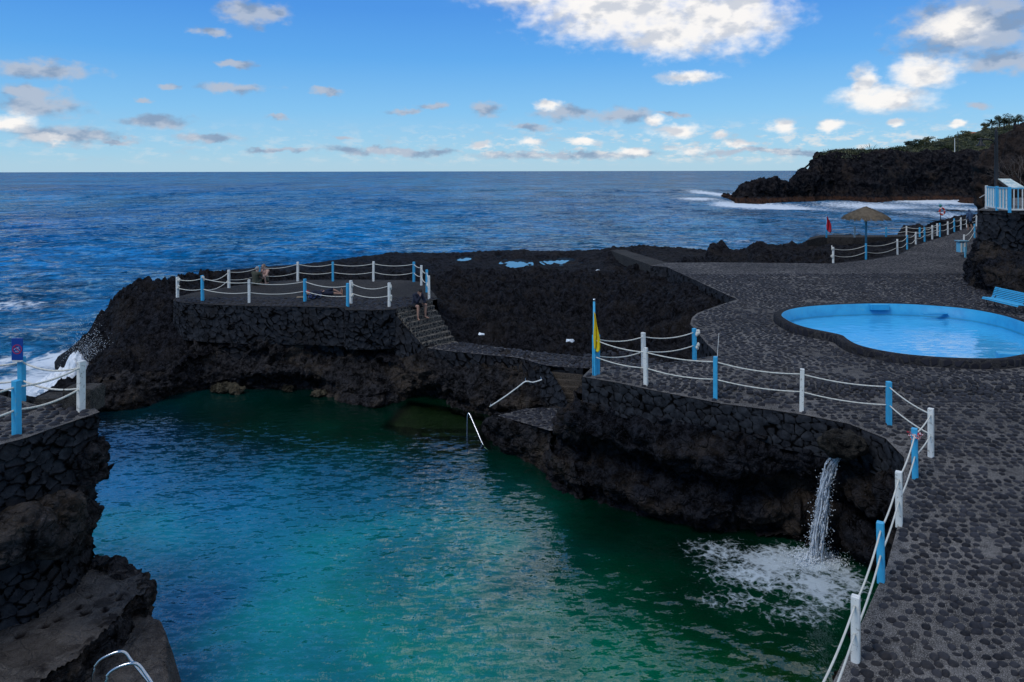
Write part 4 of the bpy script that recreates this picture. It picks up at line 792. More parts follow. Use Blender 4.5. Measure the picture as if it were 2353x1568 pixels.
nr_ = k.vm('NORMALIZE', k.vm('ADD', k.bump(hN, .3, .04), k.vm('MULTIPLY', k.vm('SUBTRACT', k.noise(k.n('ShaderNodeMapping', {'Vector':p_, 'Scale':(1.6,5.5,1)}).outputs[0], 1., 2, .6, 1), (.5,.5,.5)), (.22,.30,0)))); k.done(k.n('ShaderNodeMixShader', {0:k.n('ShaderNodeFresnel', {'IOR':3.4, 'Normal':nr_}).outputs[0], 1:k.n('ShaderNodeBsdfDiffuse', {'Color':(.07,.46,.80,1)}).outputs[0], 2:k.n('ShaderNodeBsdfGlossy', {'Color':(1,1,1,1), 'Roughness':.03, 'Normal':nr_}).outputs[0]}).outputs[0])
tagit(npmesh('water', V, F, k.m), None, None, None, 'structure')
for (a, b, rx, ry) in ponds:
    c = P(a, b, PZ); ex = abs(P(a+rx, b, PZ).x-c.x)*1.9; ey = abs(P(a, b-ry, PZ).y-P(a, b+ry, PZ).y)*.95; bm = B(); bm.faces.new([bm.verts.new((c.x+ex*math.cos(t), c.y+ey*math.sin(t), PZ-.005*ponds.index((a,b,rx,ry)))) for t in np.linspace(0, 2*math.pi, 24, endpoint=False)])
    POND = bpy.data.materials.get('still_tide_pool_water') or (lambda k: k.done(k.bsdf((.02,.05,.08), .03, None, 1., IOR=1.9)))(NT('still_tide_pool_water')); tagit(bobj('tide_pool_water', bm, POND), None, None, None, 'structure')
# ================================================================== waterfall, splash, spray
k = NT('falling_water'); p_ = k.pos(); nz_ = k.noise(k.n('ShaderNodeMapping', {'Vector':p_, 'Scale':(1,1,.25)}).outputs[0], 22, 4, .7)
cw_ = k.mix(k.maprange(nz_, .35, .65), (.38,.46,.55), (.92,.95,.97)); k.done(k.n('ShaderNodeMixShader', {0:.18, 1:k.bsdf(cw_, .25, k.bump(nz_, .5, .02), .6), 2:k.n('ShaderNodeBsdfTransparent').outputs[0]}).outputs[0]); FALLM = k.m
sp = PY(1928,1050,18.25); ft = P(1874,1290,0)
def strands():
    bm = B()
    for i in range(150):
        u = random.gauss(0, .5); s0 = sp+Vector((u*.10+random.gauss(0,.03), random.gauss(0,.06), -.02*abs(u))); e = ft+Vector((u*.10+random.gauss(0,.06), random.gauss(0,.12), 0)); a = random.uniform(0,.8) if i > 20 else 0; b = min(1, a+random.uniform(.1,.3)); pts = []; ph = random.random()*6; r = []
        if i < 14: a, b = 0, 1
        for j in range(13):
            t = a+(b-a)*j/12; z = s0.z*(1-t)+0*t; h_ = math.sqrt(t); w_ = .02+.04*t
            pts.append((s0.x+(e.x-s0.x)*h_**1.05+math.sin(t*13+ph)*w_*.6+random.gauss(0,.012), s0.y+(e.y-s0.y)*h_+math.cos(t*11+ph)*w_*.5, z+.01)); r.append(random.uniform(.006,.026)*(1.0 if 0 < j < 12 else .25))
        bm_tube(bm, pts, r, 5)
    for i in range(900):
        t = random.random()**.7; h_ = math.sqrt(t); s_ = .07+.11*t; bmesh.ops.create_icosphere(bm, subdivisions=1, radius=random.uniform(.006,.017), matrix=Matrix.Translation((sp.x+(ft.x-sp.x)*h_**1.05+random.gauss(0, s_), sp.y+(ft.y-sp.y)*h_+random.gauss(0, s_*.8), max(.02, sp.z*(1-t)+random.gauss(0,.06)))))
    return bm
tagit(bobj('waterfall', strands(), FALLM, None, True), 'thin white waterfall pouring from the mossy spout rock into the pool', 'waterfall', None, 'thing')
tagit(boulder('boulder', tuple(PY(1934,1018,18.2)), (.47,.42,.27), mat_rock('spout_rock', (.006,.006,.006), (.036,.032,.027), (.09,.078,.06), .6, fine=12), 55, .28, .5, 120, 80), 'rounded mossy rock jutting from the cliff above the waterfall', 'boulder', None, 'thing')
FOAM = mat_plain('white_spray', (.80,.85,.88), .9, .1, 9, .3)
bm = B()
for i in range(2200):
    a = random.random()*6.28; r = abs(random.gauss(0,.38)); z = abs(random.gauss(0,.13))*math.exp(-r); bmesh.ops.create_icosphere(bm, subdivisions=1, radius=random.uniform(.006,.028)*math.exp(-r), matrix=Matrix.Translation((ft.x+r*math.cos(a)*1.2, ft.y+r*math.sin(a)*.8, z)))
tagit(bobj('splash_spray', bm, FOAM, None, True), 'white churning spray where the waterfall lands', 'spray', None, 'stuff')
# breaking wave on the left rocks
c = P(165,872,.2)
NUw, NVw = 110, 90; gu, gv = np.meshgrid(np.linspace(-2.2,1.9,NUw), np.linspace(-1.6,1.8,NVw), indexing='ij'); gu = gu.ravel(); gv = gv.ravel(); q0 = V3(gu, gv, gu*0)
zz_ = 1.55*np.exp(-((gu-.2+.3*fbm(q0*1.1,2,4))/.85)**2-((gv)/.75)**2)+.35*np.exp(-((gu+1.1)/.6)**2-(gv/.8)**2); wv = np.clip(zz_, 0, 1); zz_ = zz_+(.30*fbm(q0*2.6, 4, 9)+.16*ridge(q0*6, 4, 4))*(.12+wv)-.22
pw = V3(c.x+gu, c.y+gv, zz_); hide = zz_+.30*fbm(q0*4, 4, 21) < -.02
kk = NT('breaking_wave'); p_ = kk.pos(); nn = kk.noise(kk.n('ShaderNodeMapping', {'Vector':p_, 'Scale':(2.6,2.6,.5)}).outputs[0], 2.2, 6, .72); cc_ = kk.ramp(nn, [(.28,(.25,.30,.36)),(.42,(.62,.68,.74)),(.52,(.88,.90,.92))]); kk.done(kk.bsdf(cc_, .6, kk.bump(nn, .8, .08), .3))
tagit(npmesh('breaking_wave', pw, gridfaces(NUw, NVw, ~hide), kk.m), 'white wave breaking over the tip of the dark rocks at the sea edge', 'wave', None, 'stuff')
bm = B()
for i in range(1600):
    t = random.random(); px_, py_ = random.gauss(200, 26), random.gauss(815, 34); 
    p = PY(px_, py_, c.y+random.uniform(-.6,1.2)); bmesh.ops.create_icosphere(bm, subdivisions=1, radius=random.uniform(.004,.014), matrix=Matrix.Translation(p))
tagit(bobj('sea_spray', bm, FOAM, None, True), 'fine droplets of spray flung up against the dark rocks', 'spray', None, 'stuff')
# ================================================================== rope fences
def prism_post(h, w=.10, d=.12, lean=0):
    bm = B(); bm_box(bm, (0,0,h/2-.02), (w, d, h+.04), None, .008)
    return bm
def fence(label, posts, links=None, up=.88, lo=.46, sag=.11, zfun=None, group=None, rr=.017, knots=(), w=(.105,.115)):
    data = []
    for (x, yt, yb, c, *z) in posts:
        b = PD(x, yb) if not z else P(x, yb, z[0]); t = PY(x, yt, b.y); data.append((b, min(1.35, max(.75, t.z-b.z)), c))
    root = thing('rope_fence', label, 'fence', data[0][0], 0, group); inv = Matrix.Translation(-data[0][0])
    n = len(data); links = links if links is not None else [(i, i+1) for i in range(n-1)]; O = data[0][0]
    for i, (b, h, c) in enumerate(data):
        nb = [data[j][0] for a, j in links if a == i]+[data[a][0] for a, j in links if j == i]; ang = math.atan2((nb[0]-b).y, (nb[0]-b).x) if nb else 0
        p = bobj('post', prism_post(h, *w), {'w':WHITE, 'b':BLUE, 'p':BLUEPALE}[c], root); p.location = b-O; p.rotation_euler = (random.gauss(0,.008), random.gauss(0,.008), ang+random.gauss(0,.06))
    for (i, j) in links:
        for fr in (up, lo):
            a = data[i][0]+Vector((0,0,data[i][1]*fr)); c = data[j][0]+Vector((0,0,data[j][1]*fr)); L = (c-a).length; s = sag*min(1.4, L/2.4)*random.uniform(.8,1.2); pts = []
            for t in np.linspace(0, 1, 15): q = a.lerp(c, t); q.z -= s*4*t*(1-t); pts.append(q-O)
            bm = B(); bm_tube(bm, pts, rr, 6); bobj('rope', bm, ROPE, root, True)
    for (i, fr, dx) in knots:
        b, h, c = data[i]; bm = B()
        for _ in range(5): bm_ball(bm, b-O+Vector((dx+random.gauss(0,.02), -.03+random.gauss(0,.03), h*fr+random.gauss(0,.05))), (.045,.045,random.uniform(.05,.08)), 7, 5)
        bobj('rope_knot', bm, ROPE, root, True)
    return root, data
fence('rope fence along the pool side of the lookout platform', [(408,636.7,684,'w'),(465,633,692,'b'),(572.5,643,697.6,'w'),(700.6,641,693.7,'b'),(799,651,706,'b')], knots=((0,.88,.06),(0,.5,.06),(1,.9,.06)))
fence('short rope fence with knotted ends left of the seated man, beside the lone blue post', [(806.5,645,697.6,'w'),(894.5,650,705,'w')], sag=.2, knots=((0,.8,.07),(0,.35,.07),(1,.85,.08),(1,.4,.08)))
fence('rope fence on the seaward side of the lookout platform behind the sitting couple', [(466,634,691,'b'),(526,620.5,662,'w'),(596,610,652,'b'),(684,602,646.6,'w'),(765,602,646.6,'b'),(858,601,646.6,'w'),(951,602,648,'b'),(968,610,656,'w'),(981,620,672,'b'),(986,634,688,'w')], links=[(i,i+1) for i in range(9)], knots=((8,.3,.05),), sag=.14)
fence('nearest rope fence on the left deck with thick white corner post and blue post', [(-170,905,1055,'w',LDZ),(38.4,874,998.7,'b',LDZ),(186,830,945.5,'w',LDZ),(50,819.5,920,'b',LDZ),(-60,825,915,'w',LDZ)], rr=.02, sag=.14, w=(.115,.13))
fl, fd = fence('rope fence from the yellow flag round the deck corner to the bottom edge', [(1366.5,770,862.4,'b'),(1484,799.6,885.6,'w'),(1643.8,820,916,'b'),(1841.8,848,945,'w'),(2042.6,877,976.6,'b'),(2139,939,1050,'w'),(2103,984,1100,'b'),(2066,1083,1207,'w'),(2024.5,1200,1335,'b'),(1966,1369,1520,'w'),(1868,1590,1785,'w')], rr=.016, sag=.09)
fence('rope fence guarding the lava side of the deck, behind the yellow flag', [(1373,769,860,'b'),(1479,764.6,843.6,'w'),(1596,755,826.8,'b')], knots=((2,.9,.08),(2,.45,.09)), sag=.13)
fence('long rope fence along the far promenade in front of the thatched umbrella', [(1914.8,568,603.6,'w'),(1990,560,595.5,'b'),(2062.5,550,584.4,'w'),(2084.6,540.5,572.5,'b'),(2104.5,533.4,560.7,'w'),(2124.7,523,555,'b'),(2142.3,518,549.4,'w'),(2159.7,513,544,'b'),(2178,509.4,539,'w'),(2193,502.7,532.5,'b'),(2208,500.4,527.6,'w'),(2222,498,522,'w'),(2243.6,494,519,'w')], knots=((0,.9,-.08),(0,.4,-.08)), rr=.02, sag=.14)
fence('rope fence on the seaward path running from the red flag behind the thatched umbrella', [(1899,524,545.3,'b'),(1963.8,521,544.6,'w'),(2036,522,543.7,'b'),(2083,520,542,'w'),(2113.5,523,544,'b'),(2153.9,514,541.4,'w')], rr=.02, sag=.12)
fence('short rope fence at the foot of the terrace wall beside the litter bin', [(2214.5,539.5,574,'w'),(2239.4,515,547,'b'),(2252,506,532,'w')], rr=.02, sag=.14)
# red and white tape tied to the blue post
b, h, c = fd[6]; k = NT('red_white_tape'); st = k.maprange(k.noise(k.pos(), 22, 1, .5), .48, .52); k.done(k.bsdf(k.mix(st, (.55,.02,.03), (.65,.6,.58)), .5)); bm = B()
for i in range(14):
    a = random.random()*6.28; bm_bar(bm, b+Vector((.07*math.cos(a), .08*math.sin(a), h-.14+random.gauss(0,.03))), b+Vector((random.uniform(.08,.15)*math.cos(a+.9), .13*math.sin(a+.9), h-.14+random.gauss(0,.05))), .05, .01)
bm_box(bm, b+Vector((0,0,h-.14)), (.135,.145,.07)); tagit(bobj('barrier_tape', bm, k.m), 'crumpled red and white tape knotted round the top of a blue post', 'tape')
# coiled grass-thin rod near the blue post: fishing rods
bm = B(); p0 = P(1648,823,DZ); bm_tube(bm, [p0, PY(1652,766,p0.y+.1)], .008, 5); tagit(bobj('thin_rod', bm, WHITE), 'thin upright pale rod standing just behind the blue post on the deck', 'rod')
# ---------------- flags
def flag(name, px, ytop, ybase, y0, y1, w, col, label, r=.035, z=None):
    b = PD(px, ybase) if z is None else P(px, ybase, z); top = PY(px, ytop, b.y); root = thing(name, label, 'flag', b); H = top.z-b.z; za = PY(px, y0, b.y).z-b.z; zb = PY(px, y1, b.y).z-b.z
    bm = B(); bm_tube(bm, [(0,0,0),(0,0,H*.5),(0,0,H)], [r*1.3, r, r*.75], 10); bobj('pole', bm, BLUE, root, True)
    bm = B(); bm_tube(bm, [(0,0,H-.02),(0,0,H+.05)], r*.85, 8); bobj('pole_cap', bm, STEEL, root, True)
    n_, m_ = 40, 24; rows_ = []
    for i in range(n_):
        t = i/(n_-1); z_ = za+(zb-za)*t; wid = w*(.18+.82*t**.9) if t < .93 else w*(1-(t-.93)*4)
        for j in range(m_): s = j/(m_-1); rows_.append((-.4*r+wid*s*(.75+.25*math.sin(t*3))+.012*math.sin(s*9+t*7), -.05+.075*math.sin(s*10+t*4)*(.3+s)*min(1, wid*4)-.03*s, z_-(.16*s*w/.3 if t > .8 else .06*s)))
    o = npmesh('flag_cloth', np.array(rows_), gridfaces(n_, m_), mat_plain(name+'_cloth', col, .7, .25, 5, .3), root); md = o.modifiers.new('s', 'SOLIDIFY'); md.thickness = .004
    return root
flag('yellow_flag', 1365.5, 691, 862.4, 716, 801, .23, (.85,.60,.01), 'furled yellow flag hanging down a blue pole at the corner of the deck', .042)
flag('red_flag', 1899, 495, 545.3, 497, 528, .55, (.50,.012,.03), 'furled red flag on a pole at the seaward end of the far path', .05)
# ---------------- sign
b = P(50, 920, LDZ); s0 = PY(26.6, 777.5, b.y-.12); s1 = PY(53, 828, b.y-.12); W_, H_ = s1.x-s0.x, s0.z-s1.z; c = (s0+s1)/2
root = thing('warning_sign', 'blue rectangular no-diving sign with red ring mounted on the rear blue post', 'sign', c)
SIGNB = mat_plain('sign_blue', (.006,.055,.30), .4, .1, 6, .05); SIGNR = mat_plain('sign_red', (.50,.03,.06), .4, .1, 6, .05); SIGNW = mat_plain('sign_white', (.6,.65,.75), .4, .1, 6, .05)
bm = B(); bm_box(bm, (0,0,0), (W_, .012, H_), None, .003); bobj('panel', bm, SIGNB, root)
def ringm(R0, R1, y, rx=1.): 
    bm = B(); n_ = 40; a = [bm.verts.new((R0*rx*math.cos(t), y, R0*math.sin(t))) for t in np.linspace(0, 2*math.pi, n_, endpoint=False)]; b_ = [bm.verts.new((R1*rx*math.cos(t), y, R1*math.sin(t))) for t in np.linspace(0, 2*math.pi, n_, endpoint=False)]
    for i in range(n_): bm.faces.new((a[i], a[(i+1)%n_], b_[(i+1)%n_], b_[i]))
    return bm
rr_ = W_*.42; bobj('ring', ringm(rr_*.84, rr_, -.010), SIGNR, root)
bm = B(); bm_bar(bm, (-.62*rr_, -.012, .62*rr_), (.62*rr_, -.012, -.62*rr_), .003, rr_*.16, (0,1,0)); bm.free()
bm = B(); dgn = Vector((1,0,-1)).normalized(); pn = Vector((1,0,1)).normalized()*rr_*.07; q0, q1 = -dgn*rr_*.85, dgn*rr_*.85; bm.faces.new([bm.verts.new(v_+Vector((0,-.0115,0))) for v_ in (q0-pn, q1-pn, q1+pn, q0+pn)]); bobj('bar', bm, SIGNR, root)
bm = B(); L_ = rr_
for (x0, z0, x1, z1, t_) in ((-.5,.05,.0,.32,.10),(.0,.32,.42,.46,.09),(-.05,.28,.35,.05,.08),(.35,.05,.55,-.2,.07)): bm_bar(bm, (x0*L_, -.0085, z0*L_), (x1*L_, -.0085, z1*L_), .003 if 0 else t_*L_, .002, (0,1,0))
bm_ball(bm, (-.58*L_, -.0085, -.02*L_), (.10*L_, .002, .10*L_), 12, 6)
for q_ in (-.38,-.54): 
    for s_ in (-1,0,1): bm_bar(bm, ((s_*.3-.14)*L_, -.0085, (q_-.03)*L_), ((s_*.3+.14)*L_, -.0085, (q_+.03)*L_), .06*L_, .002, (0,1,0))
bobj('pictogram', bm, SIGNW, root)
bm = B(); bm_bar(bm, (0,.03,-H_*.5-.05), (0,.03,H_*.3), .04, .04); bm_bar(bm, (-W_*.42,.0,-H_/2-.02), (W_*.48,.0,-H_/2-.02), .02, .03); bobj('bracket', bm, WHITE, root)
# ---------------- ladder, handrails
root = thing('pool_ladder', 'pair of curved stainless steel ladder handles at the bottom left ledge', 'ladder', P(260,1600,1.0)); O = root.location
def rail(px, zs, r=.024): return [PY(a, b, Y_)-O for (a, b), Y_ in zip(px, zs)]
def sm(pts, n=5):
    A = np.array([tuple(p) for p in pts]); m = len(A); t = np.linspace(0, m-1, (m-1)*n+1); i = np.minimum(t.astype(int), m-2); u = (t-i)[:,None]; g = lambda q: A[np.clip(q, 0, m-1)]
    return [tuple(p) for p in .5*((2*g(i))+(-g(i-1)+g(i+1))*u+(2*g(i-1)-5*g(i)+4*g(i+1)-g(i+2))*u*u+(-g(i-1)+3*g(i)-3*g(i+1)+g(i+2))*u**3)]
Yl = P(226,1650,.5).y
for k_, pl_ in enumerate(([(216,1700),(214,1600),(215,1545),(228,1519),(252,1505),(274,1498),(289,1502),(302,1519),(342,1568),(372,1610),(400,1720)], [(243,1720),(240,1610),(244,1563),(254,1544),(280,1530),(306,1524.5),(320,1530),(334,1548),(352,1575),(385,1630),(410,1740)])):
    Y0 = 12.3-.5*k_; ys = [Y0-.02,Y0-.02,Y0-.02,Y0,Y0+.02,Y0+.04,Y0+.06,Y0+.05,Y0+.0,Y0-.05,Y0-.15]; bm = B(); bm_tube(bm, sm([PY(a, b, y_)-O for (a, b), y_ in zip(pl_, ys)]), .025, 12); bobj('handle', bm, STEEL, root, True)
root = thing('handrail', 'bent galvanised handrail rising out of the water over the submerged steps', 'handrail', P(1075,1045,0)); O = root.location; Yr = P(1074,1000,0).y
ys = Yr-.1; bm = B(); bm_tube(bm, sm([PY(1074,1034,ys)-O-Vector((0,0,.3)), PY(1073.5,1010,ys)-O, PY(1074,962,ys)-O, PY(1075.5,952,ys)-O, PY(1080,954,ys-.05)-O, PY(1098,995,ys-.5)-O, PY(1112,1025,ys-.9)-O, PY(1125,1038,ys-1.1)-O, PY(1138,1044,ys-1.2)-O]), .026, 8); bobj('rail', bm, STEEL, root, True)
root = thing('handrail', 'pale rope-like handrail fixed on the rock above the cobbled landing', 'handrail', P(1130,935,1)); O = root.location
ya = 25.6; bm = B(); bm_tube(bm, sm([PY(a, b, y_)-O for a, b, y_ in ((1125,935,25.3),(1160,912,25.2),(1190,890,25.1),(1208,877,25.05),(1225,879,25.1),(1245,873,25.2))], 3), .022, 7); bobj('rail', bm, WHITE, root, True)
bm = B(); [bm_tube(bm, [PY(a, b, y_)-O, PY(a, b, y_)-O+Vector((0,.75,-.1))], .014, 6) for a, b, y_ in ((1127,934,25.3),(1208,877,25.05),(1244,873,25.2))]; bobj('bracket', bm, STEEL, root, True)
# ---------------- thatched umbrella
b = PD(1990,551.5); H = PY(1990,476,b.y).z-b.z; root = thing('thatched_umbrella', 'thatched straw beach umbrella on a blue pole between the two rope fences', 'umbrella', b)
bm = B(); bm_tube(bm, [(0,0,-.3),(0,0,H*.93)], .085, 10); bobj('pole', bm, BLUEPALE, root, True)
R_ = (PY(2042,500,b.y).x-PY(1939,500,b.y).x)/2; ze = PY(1990,500,b.y).z-b.z; THATCH = mat_plain('dry_thatch', (.17,.13,.085), .95, .5, 4, .6); bm = B()
for i in range(2600):
    a = random.random()*2*math.pi; r0 = R_*math.sqrt(random.random())*.92; r1 = min(R_*1.04, r0+R_*random.uniform(.15,.3)); zf_ = lambda r: H-(H-ze)*(r/R_)**1.15; w_ = random.uniform(.02,.05); a2 = a+random.gauss(0,.04)
    drop = random.uniform(.02,.2) if r1 > R_*.95 else 0; p0 = Vector((r0*math.cos(a), r0*math.sin(a), zf_(r0)+random.uniform(0,.07))); p1 = Vector((r1*math.cos(a2), r1*math.sin(a2), zf_(r1)-drop)); s_ = Vector((-math.sin(a), math.cos(a), 0))*w_
    bm.faces.new([bm.verts.new(q_) for q_ in (p0-s_, p1-s_*.4, p1+s_*.4, p0+s_)])
n_ = 40; ap = bm.verts.new((0,0,H+.02)); rg = [bm.verts.new((R_*.93*math.cos(t), R_*.93*math.sin(t), ze+.02)) for t in np.linspace(0, 2*math.pi, n_, endpoint=False)]
for i in range(n_): bm.faces.new((ap, rg[i], rg[(i+1)%n_]))
bobj('thatch_canopy', bm, THATCH, root)
bm = B(); [bm_bar(bm, (0,0,H*.9), (R_*.9*math.cos(t), R_*.9*math.sin(t), ze-.02), .05, .05) for t in np.linspace(0, 2*math.pi, 8, endpoint=False)]; bobj('ribs', bm, mat_plain('old_wood', (.08,.06,.04), .8), root)
# ---------------- lifebuoy
b = P(2161,507,4.2); root = thing('lifebuoy_stand', 'red and white lifebuoy hanging on a grey post near the cove', 'lifebuoy', b); H = PY(2161,473,b.y).z-b.z; w_ = 1/ (FPX/(b.y*.976+1.2)); 
bm = B(); bm_tube(bm, [(0,0,-.5),(0,0,H)], .05, 8); bobj('post', bm, STEEL, root, True)
bm = B(); bmesh.ops.create_uvsphere(bm, u_segments=10, v_segments=6, radius=.16, matrix=Matrix.Translation((0,0,H))); bobj('post_top', bm, mat_plain('teal_paint', (.03,.25,.22), .6), root, True)
k = NT('lifebuoy_plastic'); tc = k.n('ShaderNodeTexCoord').outputs['Object']; xz = k.n('ShaderNodeSeparateXYZ', {0:tc}); an = k.math('ARCTAN2', xz.outputs[2], xz.outputs[0]); k.done(k.bsdf(k.mix(k.maprange(k.math('SINE', k.math('MULTIPLY', an, 4)), .6, .8), (.55,.03,.02), (.7,.66,.6)), .5))
bm = B(); pts = [(.27*math.cos(t), 0, .36*math.sin(t)) for t in np.linspace(0, 2*math.pi, 33)]; bm_tube(bm, pts, .085, 10, False); o = bobj('ring_buoy', bm, k.m, root, True); o.location = (.10,-.14,H-.62)
# ---------------- litter bin
b = P(2218,592,DZ); root = thing('litter_bin', 'pale blue and white litter bin on a blue stand by the terrace wall', 'bin', b); bm = B(); bm_box(bm, (0,0,.35), (.09,.09,.75)); bobj('post', bm, BLUEPALE, root)
bm = B(); bm_box(bm, (.28,.9,.62), (.5,.45,.7), None, .02); bobj('bin_body', bm, BLUEPALE, root)
for s_ in (.13,.36): bm = B(); bm_box(bm, (s_,.66,.62), (.10,.03,.66)); bobj('slat', bm, WHITE, root)
bm = B(); bm_box(bm, (.28,.9,1.05), (.72,.6,.09), None, .03); bobj('lid', bm, mat_plain('grey_blue_lid', (.12,.28,.36), .5), root)
# ---------------- bench
A0 = Vector((20.55,33.2,DZ)); A1 = Vector((20.72,31.1,DZ)); dr = (A1-A0); Lb = dr.length; dr.normalize(); root = thing('slatted_bench', 'bright blue slatted bench facing the paddling pool beneath the terrace wall', 'bench', A0, math.atan2(dr.y, dr.x))
prof_ = [(.0,.40),(.03,.45),(.10,.452),(.17,.445),(.24,.437),(.31,.43),(.38,.43),(.445,.455),(.48,.52),(.505,.59),(.53,.66),(.555,.73),(.58,.80),(.61,.86)]
for i, (y_, z_) in enumerate(prof_):
    d_ = Vector((0, prof_[min(i+1,len(prof_)-1)][0]-prof_[max(i-1,0)][0], prof_[min(i+1,len(prof_)-1)][1]-prof_[max(i-1,0)][1])).normalized(); bm = B(); bm_bar(bm, (0,y_,z_), (Lb,y_,z_), .052, .022, d_.cross(Vector((1,0,0))), .003); bobj('slat', bm, BLUE, root)
for x_ in (.22, Lb-.22):
    bm = B(); bm_tube(bm, sm([(x_,.05,0),(x_,.09,.15),(x_,.05,.3),(x_,.04,.415)], 4), .022, 6); bm_tube(bm, sm([(x_,.52,0),(x_,.42,.18),(x_,.40,.40),(x_,.50,.56),(x_,.60,.84)], 4), .022, 6); bm_tube(bm, [(x_,.03,.40),(x_,.25,.405),(x_,.42,.41)], .02, 6); bm_tube(bm, sm([(x_,.08,.1),(x_,.26,.2),(x_,.47,.1)], 4), .015, 6); bobj('leg_frame', bm, BLACKM, root, True)
# ================================================================== terrace
TZ = 7.5
tb = [(33.8,54),(29.6,47.5),(26.5,42.6),(24.15,39.4),(24.4,38.8),(27,38.6),(32,38.2),(40,37.5)]
tp = thing('terrace', 'raised terrace with dark stone retaining wall at the right edge', 'terrace', (27,41,DZ)); bpy.context.view_layer.update()
o = masonry('wall', [Vector((x, y, TZ)) for x, y in tb], [Vector((x-.1, y-.1, DZ)) for x, y in tb], .06, 2.2, '', 15, parent=tp, amp=.08, flip=1); o.matrix_parent_inverse = tp.matrix_basis.inverted()
bm = B(); bm.faces.new([bm.verts.new((x, y, TZ+.02)) for x, y in tb+[(60,38),(60,60),(42,60)]]); o = bobj('top', bm, MORTAR, tp); o.matrix_parent_inverse = tp.matrix_basis.inverted()
rb = [[(31,50.5,3.4),(31.2,50.3,4.5),(31.6,50,5.6)],[(27.6,45.6,3.4),(27.9,45.3,4.6),(28.3,45.2,5.9)],[(25.0,41.9,3.4),(25.2,41.7,4.6),(25.9,41.7,6.0)],[(23.7,39.3,3.4),(23.95,39.2,4.7),(24.5,39.0,5.9)],[(23.2,37.3,3.4),(23.6,37.6,4.9),(25,38.6,5.7)],[(22.8,35.3,3.4),(23.4,35.9,4.8),(26.5,38.2,5.4)],[(23.2,34.0,3.4),(23.9,34.8,4.9),(28.5,38.1,5.6)],[(26,33.3,3.4),(26.5,34.2,5.),(31,38,5.8)],[(33,32.8,3.4),(33.5,33.5,5.),(36,37.3,5.9)]]
cliff('rock_outcrop', [[Vector(p) for p in r] for r in rb], 300, 90, CLIFF, .8, .8, 91, flip=-1)
# railing
TR = TZ+.02; ra = [P(2267,480,7.52), P(2291,484,7.52), P(2320,488,7.52)]; ra = [Vector((p.x, p.y, TR)) for p in ra]; c1_ = ra[2]; rb2 = [c1_+Vector((dx, 0.02*dx, 0)) for dx in (1.5,3.0,4.5)]
root = thing('picket_railing', 'blue and white picket railing on the edge of the terrace', 'railing', ra[0]); O = ra[0]; HR = 1.22
allp = ra+rb2
for i, p in enumerate(allp):
    bm = B(); bm_box(bm, p-O+Vector((0,0,HR/2)), (.11,.11,HR+.06), None, .006); bobj('post', bm, WHITE if i in (0,) else BLUE, root)
pk = 0
for i in range(len(allp)-1):
    a, c = allp[i], allp[i+1]; d_ = (c-a).normalized()
    for z_ in (.13, HR-.04): bm = B(); bm_bar(bm, a-O+Vector((0,0,z_)), c-O+Vector((0,0,z_)), .05, .07); bobj('rail', bm, BLUEPALE if z_ > .5 else WHITE, root)
    n_ = int((c-a).length/(.20)); 
    for j in range(1, n_): bm = B(); q_ = a.lerp(c, j/n_)-O; bm_bar(bm, q_+Vector((0,0,.165)), q_+Vector((0,0,HR-.08)), .05, .03, d_); bobj('picket', bm, WHITE if pk % 2 else BLUEPALE, root); pk += 1
# information board
pb = PY(2298,432,43.0); root = thing('information_board', 'slanted glossy information board on wooden legs behind the picket railing', 'board', (pb.x, pb.y, TR)); WOOD = mat_plain('dark_wood', (.05,.035,.025), .7, .3, 5)
P0, P1, P2, P3 = PY(2293,411,43.6), PY(2322,411,43.6), PY(2356,431,42.2), PY(2322,432,42.2); L0_ = root.location
k = NT('board_print'); nn_ = k.noise(k.pos(), 2.5, 5, .6); cc2 = k.ramp(nn_, [(.3,(.10,.25,.35)),(.45,(.25,.42,.42)),(.55,(.55,.62,.6)),(.7,(.16,.3,.2))]); k.done(k.bsdf(cc2, .15, None, .6))
bm = B(); f_ = bm.faces.new([bm.verts.new(p-L0_) for p in (P0,P1,P2,P3)]); r_ = bmesh.ops.extrude_face_region(bm, geom=[f_]); [setattr(v_, 'co', v_.co-Vector((0,0,.08))) for v_ in r_['geom'] if isinstance(v_, bmesh.types.BMVert)]; bobj('panel', bm, k.m, root)
bm = B(); [bm_bar(bm, a-L0_-Vector((0,0,.09)), c-L0_-Vector((0,0,.09)), .07, .12) for a, c in ((P0,P3),(P3,P2),(P2,P1),(P1,P0))]; bobj('frame', bm, WOOD, root)
for p in (P0, P1): bm = B(); bm_bar(bm, (p-L0_)-Vector((0,0,.1)), Vector((p.x-L0_.x, p.y-L0_.y, 0)), .13, .13); bobj('leg', bm, WOOD, root)
for p in (P2, P3): bm = B(); bm_bar(bm, (p-L0_)-Vector((0,0,.1)), Vector((p.x-L0_.x, p.y-L0_.y, 0)), .1, .1); bobj('leg', bm, WOOD, root)
